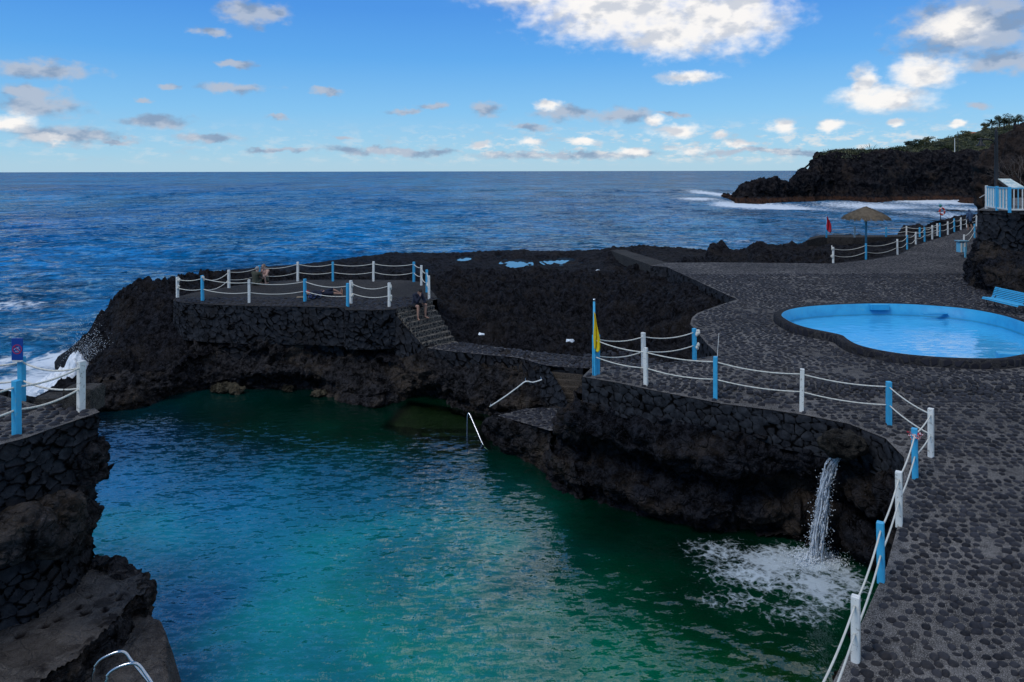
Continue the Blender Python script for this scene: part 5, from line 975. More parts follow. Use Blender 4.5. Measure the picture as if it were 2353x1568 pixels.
# street lamp
lb = PY(2289.5,455,45.5); lb.z = TR; root = thing('street_lamp', 'tall black street lamp with curved arm and bell shade on the terrace', 'street lamp', lb); H = PY(2290,292,lb.y).z-TR
bm = B(); bm_tube(bm, [(0,0,0),(0,0,.5),(0,0,.55),(0,0,H*.6),(0,0,H-.3),(0,0,H)], [.16,.15,.11,.10,.08,.03], 10); bobj('pole', bm, BLACKM, root, True)
ax = [PY(a, b_, lb.y)-lb for a, b_ in ((2288,342),(2286,330),(2279,323),(2268,320.5),(2246,320))]; bm = B(); bm_tube(bm, sm(ax, 5), .045, 8); bobj('arm', bm, BLACKM, root, True)
sh = PY(2253.5,320,lb.y)-lb; bm = B(); bm_tube(bm, [sh+Vector((0,0,.12)), sh, sh+Vector((0,0,-.12)), sh+Vector((0,0,-.28)), sh+Vector((0,0,-.38)), sh+Vector((0,0,-.42))], [.03,.05,.08,.13,.26,.28], 14); bobj('lamp_shade', bm, BLACKM, root, True)
# leaning pole and roof-like shelter left of terrace
q0, q1 = PY(2252,455,47), PY(2268,446,46); bm = B(); bm_tube(bm, [q0, q1, q1+(q1-q0)*.5], .04, 6); tagit(bobj('slanted_rail', bm, STEEL), 'pale slanted metal rail sticking out left of the terrace railing', 'rail')
# litter scraps / pale stains on the lava
for (a, b_, s_, lab) in ((1389,849.5,.0,None),(1310,799,.14,'crumpled white paper scrap on the black lava near the walkway'),(1374,631,.12,'small white scrap lying in the middle of the lava field'),(1106,784,.10,'white scrap on the lava beside the foot of the pebble steps')):
    if lab:
        bm = B(); bmesh.ops.create_icosphere(bm, subdivisions=2, radius=s_, matrix=Matrix.Translation(P(a, b_, 2.15)+Vector((0,0,.3))) @ Matrix.Diagonal((1.3,.9,.45,1)))
        for v_ in bm.verts: v_.co += Vector((random.gauss(0,.02), random.gauss(0,.02), random.gauss(0,.02)))
        tagit(bobj('paper_scrap', bm, FOAM), lab, 'litter')
# ================================================================== far headland
cols = [(1655,454,456),(1690,444,467),(1709,430,469),(1728,422,470),(1744,412,470),(1768,411,469.5),(1792,410,469),(1815,418,468),(1831,401,467.5),(1843,391,467),(1859,396,467),(1863,409,467),(1868,398,466.5),(1872,374,466),(1889,360,465.5),(1920,354,465),(1985,353,468),(2017,353,468.5),(2081,357,466),(2145,355,465),(2200,353,464.5),(2260,352,463.5),(2330,350,462),(2420,350,460),(2560,350,457)]
rows = []; rims = []
for i, (x, yr, yw) in enumerate(cols):
    w_ = P(x, yw, 0); hgt = yw-yr; dpt = 2+6*min(1, hgt/100); rim = PY(x, yr, w_.y+dpt); rims.append((x, rim))
    bk = rim+Vector((3, 9, -1.5 if i < 14 else .3)); md = rim.lerp(w_, .35); lo = rim.lerp(w_, .72)
    k_ = math.sin(i*2.3)*.8
    rows.append([bk+Vector((0,6,-3 if i < 14 else .3)), bk, rim, md+Vector((0,-1.2+k_,0)), lo+Vector((0,.6-k_,.0)), w_+Vector((0,-1.5,.9)), w_+Vector((0,-1.5,-.2)), w_+Vector((0,0,-3))])
HEAD = mat_rock('headland_basalt', (.010,.010,.012), (.030,.028,.030), (.052,.036,.028), .7, fine=1.1, bump=1.)
def headmat():
    k = NT('headland_rock'); p = k.pos(); z = k.n('ShaderNodeSeparateXYZ', {0:p}).outputs[2]; n1 = k.noise(p, .22, 5, .65); n2 = k.noise(p, .9, 5, .7); n3 = k.noise(k.n('ShaderNodeMapping', {'Vector':p, 'Scale':(1,1,.35)}).outputs[0], 1.6, 4, .7)
    c = k.mix(k.maprange(n2, .38, .68), (.004,.004,.006), (.034,.031,.033)); c = k.mix(k.math('MULTIPLY', k.maprange(n1, .5, .68), .7), c, (.050,.036,.028)); c = k.mix(k.math('MULTIPLY', k.maprange(n2, .62, .70), k.maprange(z, 5., 13.)), c, (.07,.075,.055))
    c = k.mix(k.math('MULTIPLY', k.maprange(k.math('ADD', z, k.math('MULTIPLY', n2, 1.6)), 2.9, 2.3), k.maprange(n3, .3, .6)), c, (.075,.038,.025))
    return k.done(k.bsdf(c, .9, k.bump(k.math('ADD', n2, n3), 1., .7), .05))
HM = headmat(); o = cliff('headland', rows, 900, 150, HM, 3.2, 4.5, 201, flip=1)
# grassy hill above
VEG = (lambda k: (lambda p: k.done(k.bsdf(k.mix(k.maprange(k.noise(p, .35, 5, .7), .38, .65), (.022,.028,.012), (.085,.09,.045)), .9, k.bump(k.noise(p, 1.2, 5, .7), 1., .8), .15)))(k.pos()))(NT('dry_hill_scrub'))
sil = [(1872,366,2),(1889,358,4),(1920,352,8),(1985,350.5,14),(2050,347,25),(2081,344,35),(2110,338,45),(2145,331,60),(2193,317,75),(2225,309,80),(2267,299,85),(2310,293,90),(2353,289,95),(2440,280,100),(2600,270,110)]
hr = []
for (x, ys, back) in sil:
    rp = Vector((float(np.interp(x, [a for a, _ in rims], [b.x for _, b in rims])), float(np.interp(x, [a for a, _ in rims], [b.y for _, b in rims])), float(np.interp(x, [a for a, _ in rims], [b.z for _, b in rims])))); sp_ = PY(x, ys, rp.y+back)
    f_ = rp+Vector((0,1.,-2.2)); m1 = rp.lerp(sp_, .33)+Vector((0,0,-.12*(sp_.z-rp.z))); m2 = rp.lerp(sp_, .66); hr.append([f_, m1, m2, sp_, sp_+Vector((8,30,-3))])
G = lattice(hr, 240, 90); gp = G.reshape(-1,3); gp[:,2] += .7*fbm(gp*.18, 4, 12)+.5*ridge(gp*.5, 3, 15); tagit(npmesh('hill', gp, gridfaces(240,90), VEG), None, None, None, 'structure'); HG = gp.reshape(240,90,3)
# ---------------- foliage
def leafmat(name, a, b):
    k = NT(name); p = k.pos(); c = k.mix(k.maprange(k.noise(p, 1.2, 4, .7), .35, .68), a, b); return k.done(k.bsdf(c, .8, None, .2))
LM = [leafmat('dark_leaves', (.018,.026,.012), (.055,.070,.030)), leafmat('dry_leaves', (.07,.075,.035), (.20,.19,.10)), leafmat('grey_leaves', (.035,.045,.032), (.095,.11,.075))]
def leaves(cs, rad, n, size, flat=1.):
    """cs list of (centre, (rx,ry,rz)) clumps"""
    V_ = []; 
    for c, r in cs:
        m_ = n; d = RNG.standard_normal((m_,3)); d /= np.linalg.norm(d, axis=1, keepdims=True); rr2 = RNG.random(m_)**.45; p = np.array(c)+d*np.array(r)*rr2[:,None]
        a = RNG.standard_normal((m_,3)); a /= np.linalg.norm(a, axis=1, keepdims=True); b = np.cross(a, RNG.standard_normal((m_,3))); b /= np.linalg.norm(b, axis=1, keepdims=True); s = size*RNG.uniform(.5,1.3,(m_,1))
        V_.append(np.stack([p-a*s, p+b*s*.55, p+a*s, p-b*s*.55], 1).reshape(-1,3))
    v = np.concatenate(V_); return v, np.arange(len(v)).reshape(-1,4)
TRUNK = mat_plain('bark', (.07,.055,.04), .9, .3, 6, .4)
def tree(name, base, h, w, label, mat, n=900, group=None, trunk=True, size=.16, clumps=9, cat='tree'):
    base = Vector(base); r = thing(name, label, cat, base, 0, group); cs = []
    for i in range(clumps):
        a = random.random()*6.28; q = random.random()**.5*w*.36; cs.append(((q*math.cos(a), q*math.sin(a), h*random.uniform(.22,.80)), (w*random.uniform(.17,.30), w*random.uniform(.17,.30), h*random.uniform(.13,.22))))
    v, f = leaves(cs, 0, n//clumps, size); npmesh('crown', v, f, mat, r, False)
    bm = B(); bm_tube(bm, [(0,0,-.5),(.05*w,0,h*.35),(0,.03*w,h*.7)], [.05*h,.035*h,.015*h], 7)
    for i in range(6): c = cs[i][0]; bm_tube(bm, [(.04*w,0,h*.3), (c[0]*.5, c[1]*.5, (c[2]+h*.3)/2), c], [.02*h,.013*h,.005*h], 5)
    bobj('trunk', bm, TRUNK, r, True); return r
def hill_at(x, f=.5):
    # point on the hill surface under photo column x, depth fraction f
    i = int(np.interp(x, [s[0] for s in sil], np.linspace(0, 239, len(sil)))); return Vector(HG[i, int(f*67)])
specs = [(2105,.75,3.6,5.5,0,'wide dark-leaved bush growing on the headland skyline left of the utility poles'),(2128,.8,4.2,5.5,1,'brownish open-crowned tree on the headland skyline left of the utility poles'),(2160,.55,2.6,5,2,'grey-green bush just left of the two utility poles on the hill'),(2215,.8,3.5,5,1,'dry pale bush on the slope right of the utility poles below the orange-roofed house'),(2246,.55,3.0,5,0,'dark bush directly below the orange-roofed house on the hill'),(2264,.97,4.2,4.5,1,'yellowish tree beside the right end of the orange-roofed house'),
  (2296,.99,6.2,6,0,'dense dark tree between the first and second palms on the hilltop'),(2320,.99,6.6,7,2,'broad grey-green tree beneath the second palm on the hilltop'),(2342,.99,6.0,6,0,'dark rounded tree beneath the rightmost palm on the hilltop'),(2285,.6,4.,7,2,'grey bush on the slope below the hilltop palms left of the street lamp'),(2320,.5,4.2,8,0,'large dark bush on the slope right of the street lamp pole'),(2060,.5,2.2,4,0,'low dark bush on the headland rim near the spiky plants'),(2085,.85,2.8,4,2,'low grey bush on the headland rim left of the wide dark bush'),(2180,.35,2.2,6,0,'low dark shrub on the cliff rim between the headland trees and poles')]
for x, f_, h_, w_, mi_, lab in specs: tree('hill_tree' if h_ > 3 else 'hill_shrub', hill_at(x, f_)-Vector((0,0,.3)), h_, w_, lab, LM[mi_], 1100, 'trees and shrubs on the far headland', size=.24, cat='tree' if h_ > 3 else 'shrub')
# scattered scrub
V_ = []
for i in range(2600):
    x = random.uniform(1905, 2500); f0 = random.random()**.8; c = hill_at(x, f0*(.78 if 2218 < x < 2262 else 1)); s_ = random.uniform(.35,1.25); V_.append(((c.x+random.uniform(-2,2), c.y, c.z+.1), (s_*1.3, s_*1.3, s_*.8)))
v, f = leaves(V_, 0, 26, .26); mi_ = np.repeat(RNG.integers(0,3,len(V_)), 26); tagit(npmesh('scrub', v, f, LM, None, False, mi=mi_), 'low green and dry scrub covering the headland slope', 'undergrowth', None, 'stuff')
PALMM = leafmat('palm_fronds', (.012,.020,.010), (.035,.050,.022))
def fronds(bm, c, R_, n, up=.6, w=.10, drop=1.1):
    c = Vector(c)
    for i in range(n):
        a = 2*math.pi*i/n+random.random()*.5; e = random.uniform(-.2, 1.2)*up; d = Vector((math.cos(a), math.sin(a), 0)); L_ = R_*random.uniform(.8,1.1); prev = None; s = Vector((-d.y, d.x, 0))
        for j in range(7):
            t = j/6; p = c+d*L_*t+Vector((0,0, L_*(e*t-drop*.6*t*t))); w_ = w*L_*math.sin(math.pi*(.12+.85*t)); cur = (bm.verts.new(p-s*w_-Vector((0,0,w_*.5))), bm.verts.new(p), bm.verts.new(p+s*w_-Vector((0,0,w_*.5))))
            if prev: bm.faces.new((prev[0], prev[1], cur[1], cur[0])); bm.faces.new((prev[1], prev[2], cur[2], cur[1]))
            prev = cur
for x, y, lab in ((2279,281,'palm tree at the left end of the hilltop grove above the lamp'),(2307,276,'middle palm rising highest from the hilltop grove'),(2334,277,'right-hand palm of the hilltop grove near the picture edge')):
    t_ = PY(x, y, hill_at(x,.85).y-4); g_ = hill_at(x, .85); r = thing('palm_tree', lab, 'palm', (t_.x, t_.y, g_.z-.5), 0, 'palms on the headland hilltop'); H = t_.z-g_.z+.5; bm = B(); bm_tube(bm, [(0,0,0),(.1,0,H*.5),(0,0,H)], [.28,.2,.2], 8); bobj('trunk', bm, TRUNK, r, True); bm = B(); fronds(bm, (0,0,H), 3.0, 26, .9, .10); bobj('crown', bm, PALMM, r)
for x, y, s_, lab in ((1988,346,2.6,'spiky rosette plant at the left of the headland rim plants'),(2001,344,3.0,'large spiky rosette plant on the headland rim'),(2031,345,2.7,'spiky plant on the headland rim right of the large rosette'),(2045,346,2.2,'small spiky plant on the headland rim near the low dark bush'),(2068,342,2.6,'spiky plant on the headland rim closest to the skyline trees')):
    g_ = hill_at(x, .45); p = PY(x, y+5, g_.y); r = thing('spiky_plant', lab, 'plant', p, 0, 'spiky plants along the headland rim'); bm = B(); fronds(bm, (0,0,-.4), s_*.75, 20, 1.6, .05, .7); bobj('leaves', bm, LM[0], r)
# utility poles, house
for x, y0, lab in ((2193.8,318,'short pale utility pole on the headland slope'),(2201,302,'taller dark utility pole right beside the short pale one')):
    g_ = PY(x, 353, hill_at(x, .2).y); t_ = PY(x, y0, g_.y); bm = B(); bm_tube(bm, [g_, t_], [.14,.09], 7); 
    if y0 < 310: bm_bar(bm, t_+Vector((-.5,0,-.6)), t_+Vector((.5,0,-.6)), .08, .1)
    tagit(bobj('utility_pole', bm, WHITE if y0 > 310 else BLACKM), lab, 'pole')
hb = hill_at(2240, .93); a, b_ = PY(2229,314,hb.y), PY(2252,314,hb.y); w_ = b_.x-a.x; r = thing('house', 'low house with an orange tiled roof on the hill skyline', 'house', (a.x, a.y, a.z)); hh = PY(2240,308.5,hb.y).z-a.z
bm = B(); bm_box(bm, (w_/2, 2, hh/2-.5), (w_, 4, hh+1)); bobj('wall', bm, mat_plain('cream_plaster', (.55,.40,.28), .8), r)
bm = B(); vs_ = [bm.verts.new(p) for p in ((-.3,-.4,hh),(w_+.3,-.4,hh),(w_+.3,4.4,hh),(-.3,4.4,hh),(.8,2,hh+1.0),(w_-.8,2,hh+1.0))]; [bm.faces.new([vs_[i] for i in f_]) for f_ in ((0,1,5,4),(1,2,5),(2,3,4,5),(3,0,4),(3,2,1,0))]; bobj('roof', bm, mat_plain('orange_tiles', (.42,.15,.07), .8, .3, 2), r)
for q_ in (.25,.6): bm = B(); bm_box(bm, (w_*q_, -.02, hh*.5), (.5,.06,.5)); bobj('window', bm, BLACKM, r)
# dark cliff behind the terrace, bare shrub
c_ = PY(2436, 440, 75); o = boulder('cliff', (c_.x, c_.y, c_.z-1), (5.7,9,8.2), mat_rock('brown_cliff', (.012,.009,.008), (.035,.026,.022), (.055,.036,.026), .8, fine=3.), 301, 1.6, 2.4, 260, 200)
r = thing('bare_shrub', 'leafless grey-branched shrub in front of the dark cliff behind the information board', 'shrub', PY(2350,425,56)); 
def branch(bm, p, d, L_, r_, k_):
    q_ = p+d*L_; m_ = p+d*L_*.5+Vector((random.gauss(0,.05), random.gauss(0,.05), random.gauss(0,.05)))*L_; bm_tube(bm, [p, m_, q_], [r_, r_*.8, r_*.6], 5)
    if k_: [branch(bm, q_, (d+Vector((random.gauss(0,.42), random.gauss(0,.42), random.gauss(.05,.35)))).normalized(), L_*random.uniform(.6,.85), r_*.6, k_-1) for _ in range(random.choice((2,3)))]
bm = B(); [branch(bm, Vector((random.uniform(-.3,.3),0,-.3)), Vector((random.uniform(-1.0,.3), random.uniform(-.3,.3), random.uniform(.4,1))).normalized(), .95, .035, 4) for _ in range(6)]; bobj('branches', bm, mat_plain('grey_twigs', (.12,.095,.08), .9), r, True)
# skerries
for (x, y, rx, ry, rz_, sd_) in ((2195,489,2.6,1.2,.5,5),(2160,491,1.2,.8,.35,6),(2255,492,1.5,1.,.5,7)):
    p = P(x, y, 0); boulder('rock_outcrop', (p.x, p.y, 0), (rx, ry, rz_), LAVA, sd_, .5, .8, 60, 40)
p = PY(2258, 464, 215); boulder('rock_outcrop', (p.x, p.y, .3), (6,5,2.0), HM, 8, 1.5, 2.5, 80, 50)
# ================================================================== people
SKIN = mat_plain('skin', (.36,.20,.14), .6, .12, 12, .1); SKINP = mat_plain('pale_skin', (.50,.30,.23), .6, .12, 12, .1); SKINT = mat_plain('tanned_skin', (.26,.14,.09), .6, .12, 12, .1)
def remesh(name, fn, vox, mat, parent):
    bm = B(); fn(bm); me = bpy.data.meshes.new(name); bmesh.ops.recalc_face_normals(bm, faces=bm.faces[:]); bm.to_mesh(me); bm.free(); t = bpy.data.objects.new('tmp', me); COL.objects.link(t)
    md = t.modifiers.new('r', 'REMESH'); md.mode = 'VOXEL'; md.voxel_size = vox; s_ = t.modifiers.new('s', 'SMOOTH'); s_.iterations = 3; s_.factor = .5
    dg = bpy.context.evaluated_depsgraph_get(); m2 = bpy.data.meshes.new_from_object(t.evaluated_get(dg)); bpy.data.objects.remove(t); m2.name = name; m2.materials.clear(); m2.materials.append(mat); m2.polygons.foreach_set('use_smooth', [True]*len(m2.polygons)); return link(name, m2, parent)
def cap(bm, a, b, ra, rb, n=6):
    a, b = Vector(a), Vector(b); pts = [a.lerp(b, i/n) for i in range(n+1)]; bm_tube(bm, pts, [ra+(rb-ra)*i/n for i in range(n+1)], 12); bm_ball(bm, a, ra, 12, 8); bm_ball(bm, b, rb, 12, 8)
def hand(bm, w, d, nrm, curl=.5, side=1):
    w, d, nrm = Vector(w), Vector(d).normalized(), Vector(nrm).normalized(); s = d.cross(nrm).normalized()*side; nrm = s.cross(d)*side; c = w+d*.045
    R = Matrix((s, d, nrm)).transposed(); bm_ball(bm, c, (.038,.048,.015), 10, 8, R)
    for i, (o_, L_) in enumerate(((-.030,.058),(-.010,.070),(.010,.075),(.030,.066))):
        p = c+d*.040+s*o_; q_ = p+(d*math.cos(curl)-nrm*math.sin(curl))*L_*.5; e = q_+(d*math.cos(curl*2.1)-nrm*math.sin(curl*2.1))*L_*.5; cap(bm, p-d*.01, q_, .0088, .0085, 3); cap(bm, q_, e, .0085, .0072, 3)
    p = w+d*.02+s*.030; q_ = p+(d*.6+s*.8-nrm*.3).normalized()*.035; e = q_+(d*.9+s*.2-nrm*.4).normalized()*.03; cap(bm, p, q_, .011, .0098, 3); cap(bm, q_, e, .0098, .0082, 3)
def headfn(bm, H, fwd, up):
    f = Vector(fwd).normalized(); u = Vector(up); u = (u-f*u.dot(f)).normalized(); s = f.cross(u); R = Matrix((s, f, u)).transposed(); H = Vector(H)
    bm_ball(bm, H+u*.02, (.074,.093,.10), 18, 14, R); bm_ball(bm, H+f*.028-u*.055, (.052,.058,.060), 14, 10, R); cap(bm, H+f*.088+u*.012, H+f*.106-u*.022, .010, .015, 3); bm_ball(bm, H+f*.086-u*.055, (.026,.012,.010), 8, 6, R)
    for k_ in (-1,1): bm_ball(bm, H+s*.077*k_-f*.005-u*.005, (.010,.022,.030), 8, 6, R); bm_ball(bm, H+s*.032*k_+f*.078+u*.030, (.024,.012,.008), 8, 6, R)
    return R, s, f, u
def person(name_label, J, loc, rz, skin, hair, fwd, up=(0,0,1), curlL=.5, curlR=.5, scale=1., bald=False, handdirs=None):
    root = thing('person', name_label, 'person', loc, rz); root.scale = (scale,)*3
    V = {k: Vector(v) for k, v in J.items()}; frame = {}
    def body(bm):
        cap(bm, V['pel'], V['wst'], .135, .118); cap(bm, V['wst'], V['cst'], .118, .145); cap(bm, V['cst'], V['nk'], .13, .06); cap(bm, V['sl'], V['sr'], .068, .068)
        for s in 'lr': cap(bm, V['pel'].lerp(V['h'+s], .6), V['h'+s], .11, .095)
        cap(bm, V['nk'], V['hd']-Vector(up).normalized()*.04, .055, .052); frame['h'] = headfn(bm, V['hd'], fwd, up)
        for s in 'lr':
            cap(bm, V['s'+s], V['e'+s], .056, .040); cap(bm, V['e'+s], V['w'+s], .040, .026); cap(bm, V['h'+s], V['k'+s], .088, .056); cap(bm, V['k'+s], V['k'+s].lerp(V['a'+s], .35), .054, .055); cap(bm, V['k'+s].lerp(V['a'+s], .35), V['a'+s], .055, .036)
            t = V['t'+s]; a = V['a'+s]; hl = a-(t-a).normalized()*.045+(a-V['k'+s]).normalized()*.04; cap(bm, a, hl, .036, .034); cap(bm, hl, t, .034, .022); bm_ball(bm, a.lerp(t, .65)+(a-V['k'+s]).normalized()*.015, (.04,.04,.025))
            dd_ = V.get('hd'+s, V['w'+s]-V['e'+s]); nn_ = V.get('hn'+s, Vector((0,-.3,-1))); hand(bm, V['w'+s], dd_, nn_, curlL if s == 'l' else curlR, 1 if s == 'l' else -1)
    remesh('body', body, .008, skin, root); R, s_, f_, u_ = frame['h']; H = V['hd']
    if hair:
        def hf(bm):
            bm_ball(bm, H+u_*.032-f_*.014, (.082,.096,.098), 18, 14, R); bm_ball(bm, H+u_*.085+f_*.035, (.06,.05,.035), 12, 8, R)
            if not bald: bm_ball(bm, H-f_*.045-u_*.02, (.07,.055,.07), 12, 8, R)
        # keep hair off the face
        o = remesh('hair', hf, .009, hair, root)
        bm = bmesh.new(); bm.from_mesh(o.data); dele = [v for v in bm.verts if (v.co-H).dot(f_) > .035+.5*max(0, (v.co-H).dot(u_)-.02) and (v.co-H).dot(u_) < .085]; bmesh.ops.delete(bm, geom=dele, context='VERTS'); bm.to_mesh(o.data); bm.free()
    bm = B(); [bm_ball(bm, H+s_*.032*k_+f_*.088+u_*.014, (.012,.006,.006), 8, 6, R) for k_ in (-1,1)]; bobj('eyes', bm, BLACKM, root, True)
    return root, V, (R, s_, f_, u_)
def shirt(root, V, mat, long=True, vox=.010, k=1.0, low=0.):
    def f(bm):
        p = V['pel']+(V['wst']-V['pel']).normalized()*(.02-low); cap(bm, p, V['wst'], .150*k, .135*k); cap(bm, V['wst'], V['cst'], .138*k, .160*k); cap(bm, V['cst'], V['nk']-(V['nk']-V['cst']).normalized()*.05, .148*k, .088); cap(bm, V['sl'], V['sr'], .084*k, .084*k)
        for s in 'lr':
            if long: cap(bm, V['s'+s], V['e'+s], .074*k, .054*k); cap(bm, V['e'+s], V['e'+s].lerp(V['w'+s], .86), .054*k, .040*k)
            else: cap(bm, V['s'+s], V['s'+s].lerp(V['e'+s], .55), .076*k, .064*k)
    return remesh('shirt', f, vox, mat, root)
def shorts(root, V, mat, L=.62, name='shorts', vox=.010):
    def f(bm):
        cap(bm, V['pel'], V['wst'].lerp(V['pel'], .35), .150, .135)
        for s in 'lr': cap(bm, V['pel'].lerp(V['h'+s], .6), V['h'+s], .125, .112); cap(bm, V['h'+s], V['h'+s].lerp(V['k'+s], L), .108, .086)
    return remesh(name, f, vox, mat, root)
NAVY = mat_plain('navy_cloth', (.010,.014,.032), .85, .3, 8, .3); BLK = mat_plain('black_cloth', (.008,.008,.010), .85, .3, 8, .3); OLIVE = mat_plain('olive_cloth', (.060,.062,.042), .9, .25, 8, .3); DENIM = mat_plain('blue_hoodie', (.045,.085,.16), .9, .25, 8, .3)
HAIRD = mat_plain('dark_hair', (.010,.008,.007), .7, .3, 30, .5); HAIRG = mat_plain('grey_hair', (.35,.33,.31), .8, .3, 30, .5); HAIRB = mat_plain('fair_hair', (.25,.17,.11), .8, .3, 30, .5)
# seated man on the stairs: y+ = facing
J = dict(pel=(0,.02,.13), wst=(0,.05,.30), cst=(0,.17,.50), nk=(0,.25,.62), hd=(0,.335,.72), sl=(-.18,.20,.56), sr=(.18,.20,.56), hl=(-.10,.08,.11), hr=(.10,.08,.11), kl=(-.20,.47,.17), kr=(.19,.47,.15), al=(-.17,.47,-.27), ar=(.24,.53,-.29), tl=(-.19,.66,-.335), tr=(.30,.71,-.345),
         el=(-.23,.36,.29), wl=(-.10,.42,.20), er=(.19,.40,.33), wr=(.07,.45,.56), hdl=(.7,.8,.05), hnl=(0,0,-1), hdr=(-.35,-.1,1), hnr=(0,1,.1))
sp_ = SL0.lerp(SR0, .52); face = math.atan2(-.75,.70); rt, V, fr = person('barefoot man in navy sweater sitting on the top step looking at a phone', J, (sp_.x-.02, sp_.y-.02, 3.42+.02), face-math.pi/2, SKIN, HAIRD, (.05,.55,-.83), (0,.83,.55), .9, .9, scale=1.1)
shirt(rt, V, NAVY, True); shorts(rt, V, BLK, .55); bm = B(); bm_box(bm, V['wl']+Vector((.06,.085,.04)), (.075,.012,.15), Matrix.Rotation(-.9,3,'X'), .004); o = bobj('phone', bm, BLACKM); o.matrix_world = rt.matrix_basis @ o.matrix_basis; tagit(o, 'black phone held in the hand of the man on the steps', 'phone')
# standing walker, back to the camera
J = dict(pel=(0,0,.93), wst=(0,.0,1.08), cst=(0,.03,1.30), nk=(0,.03,1.46), hd=(0,.07,1.60), sl=(-.18,.02,1.39), sr=(.18,.02,1.39), hl=(-.10,0,.88), hr=(.10,0,.88), kl=(-.11,.10,.48), kr=(.10,-.02,.48), al=(-.11,.02,.08), ar=(.10,-.20,.11), tl=(-.12,.19,.035), tr=(.10,-.04,.03), el=(-.25,-.02,1.12), wl=(-.24,.08,.90), er=(.25,-.02,1.12), wr=(.24,.12,.92))
b = PD(2228,529); rt, V, fr = person('person in blue hoodie and black shorts walking away along the far promenade', J, b, .15, SKINT, HAIRD, (0,1,-.15), scale=1.07); shirt(rt, V, DENIM, True, k=1.15, low=.12); shorts(rt, V, BLK, .8)
def hood(bm): bm_ball(bm, V['hd']+Vector((0,-.02,.015)), (.105,.115,.125), 16, 12); cap(bm, V['hd']-Vector((0,.05,.10)), V['nk']-Vector((0,.03,.02)), .08, .10)
remesh('hood', hood, .012, DENIM, rt)
# couple
J = dict(pel=(0,0,.12), wst=(0,.02,.28), cst=(0,.06,.48), nk=(0,.11,.62), hd=(0,.15,.75), sl=(-.19,.07,.56), sr=(.19,.07,.56), hl=(-.10,.06,.11), hr=(.10,.06,.11), kl=(-.16,.42,.42), kr=(.16,.42,.42), al=(-.15,.52,.06), ar=(.15,.52,.06), tl=(-.16,.70,.03), tr=(.16,.70,.03), el=(-.25,.27,.38), wl=(-.08,.45,.36), er=(.25,.27,.38), wr=(.06,.47,.34), hdl=(1,.3,0), hnl=(0,-1,0), hdr=(-1,.3,0), hnr=(0,-1,0))
b = P(586,656,DZ); rt, V, fr = person('grey-haired person in olive shirt sitting on the platform with back to the camera', J, b, -.45, SKINP, HAIRG, (.1,1,-.1), scale=1.12, bald=True); shirt(rt, V, OLIVE, False, k=1.12); shorts(rt, V, OLIVE, .5)
J2 = dict(J); J2.update(er=(.22,.30,.42), wr=(.05,.24,.62), hdr=(-.2,-.1,1), hnr=(0,1,0)); b = P(611,650,DZ); rt, V, fr = person('bare-chested person with dark glasses sitting hugging knees beside the olive shirt', J2, b, math.pi*.86, SKINP, HAIRB, (-.1,1,-.1), scale=1.18); shorts(rt, V, OLIVE, .5); R, s_, f_, u_ = fr; H = V['hd']
bm = B(); [bm_ball(bm, H+s_*.032*k_+f_*.094+u_*.012, (.026,.008,.018), 10, 6, R) for k_ in (-1,1)]; bm_bar(bm, H-s_*.075+f_*.085+u_*.018, H+s_*.075+f_*.085+u_*.018, .006, .008); bobj('glasses', bm, BLACKM, rt, True)
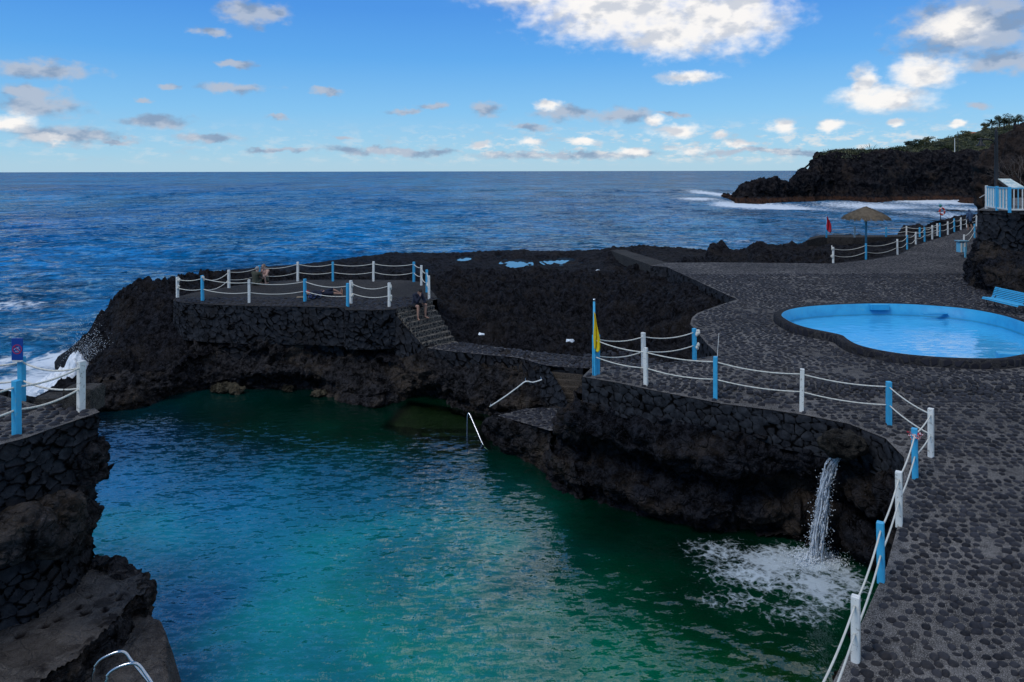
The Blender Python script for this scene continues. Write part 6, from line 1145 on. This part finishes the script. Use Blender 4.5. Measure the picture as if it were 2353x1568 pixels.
# person lying down: x axis = along the body
J = dict(pel=(0,0,.14), wst=(-.17,0,.13), cst=(-.40,0,.14), nk=(-.58,0,.13), hd=(-.71,0,.14), sl=(-.49,.18,.12), sr=(-.49,-.18,.12), hl=(.04,.10,.13), hr=(.04,-.10,.13), kl=(.42,.12,.30), kr=(.44,-.12,.14), al=(.80,.12,.10), ar=(.86,-.12,.09), tl=(.86,.13,.30), tr=(.90,-.12,.28), el=(-.28,.26,.12), wl=(-.08,.18,.25), er=(-.26,-.27,.12), wr=(-.04,-.20,.24), hdl=(.6,-.7,0), hnl=(0,0,-1), hdr=(.6,.7,0), hnr=(0,0,-1))
b = P(742,681,DZ); rt, V, fr = person('person in dark clothes lying on the platform with sandalled feet pointing right', J, b, .25, SKIN, HAIRD, (.15,0,1), (-1,0,.1), scale=1.02); shirt(rt, V, NAVY, True); shorts(rt, V, NAVY, .96, 'trousers')
bm = B(); [bm_bar(bm, V['a'+s]+Vector((.065,0,-.03)), V['t'+s]+Vector((.035,0,.03)), .10, .02, (1,0,0), .006) for s in 'lr']; bobj('sandals', bm, BLACKM, rt)
bp_ = P(722,688,DZ); rt = thing('backpack', 'black backpack with blue and white patches lying beside the reclining person', 'bag', bp_, .2)
def bag(bm): bm_ball(bm, (0,0,.14), (.30,.17,.14), 16, 12); bm_ball(bm, (.18,.02,.17), (.17,.15,.13), 14, 10); bm_ball(bm, (-.05,-.12,.13), (.18,.08,.10), 12, 8)
k = NT('backpack_cloth'); n_ = k.noise(k.pos(), 7, 2, .5); k.done(k.bsdf(k.ramp(n_, [(.42,(.008,.008,.012)),(.56,(.012,.03,.12)),(.64,(.25,.27,.36))]), .8, k.bump(k.noise(k.pos(), 12, 4), .6, .03))); remesh('bag_body', bag, .014, k.m, rt); bm = B(); bm_tube(bm, sm([(-.2,-.12,.2),(-.05,-.2,.26),(.12,-.18,.24),(.25,-.1,.12)], 4), .016, 6); bobj('strap', bm, BLK, rt, True)
bp_ = P(693,685,DZ); bm = B(); bm_box(bm, (0,0,.03), (.46,.2,.06), None, .02); o = bobj('rolled_mat', bm, mat_plain('tan_mat', (.26,.20,.13), .8, .2, 8, .2)); o.location = bp_; tagit(o, 'small tan mat or folded towel lying on the platform left of the backpack', 'towel')
bp_ = P(703,674.5,DZ); bm = B(); bm_ball(bm, (0,0,.08), (.2,.14,.09), 14, 10); o = bobj('folded_cloth', bm, mat_plain('red_cloth', (.25,.02,.02), .9, .3, 8, .4), None, True); o.location = bp_; tagit(o, 'crumpled red cloth by the head of the reclining person', 'cloth')
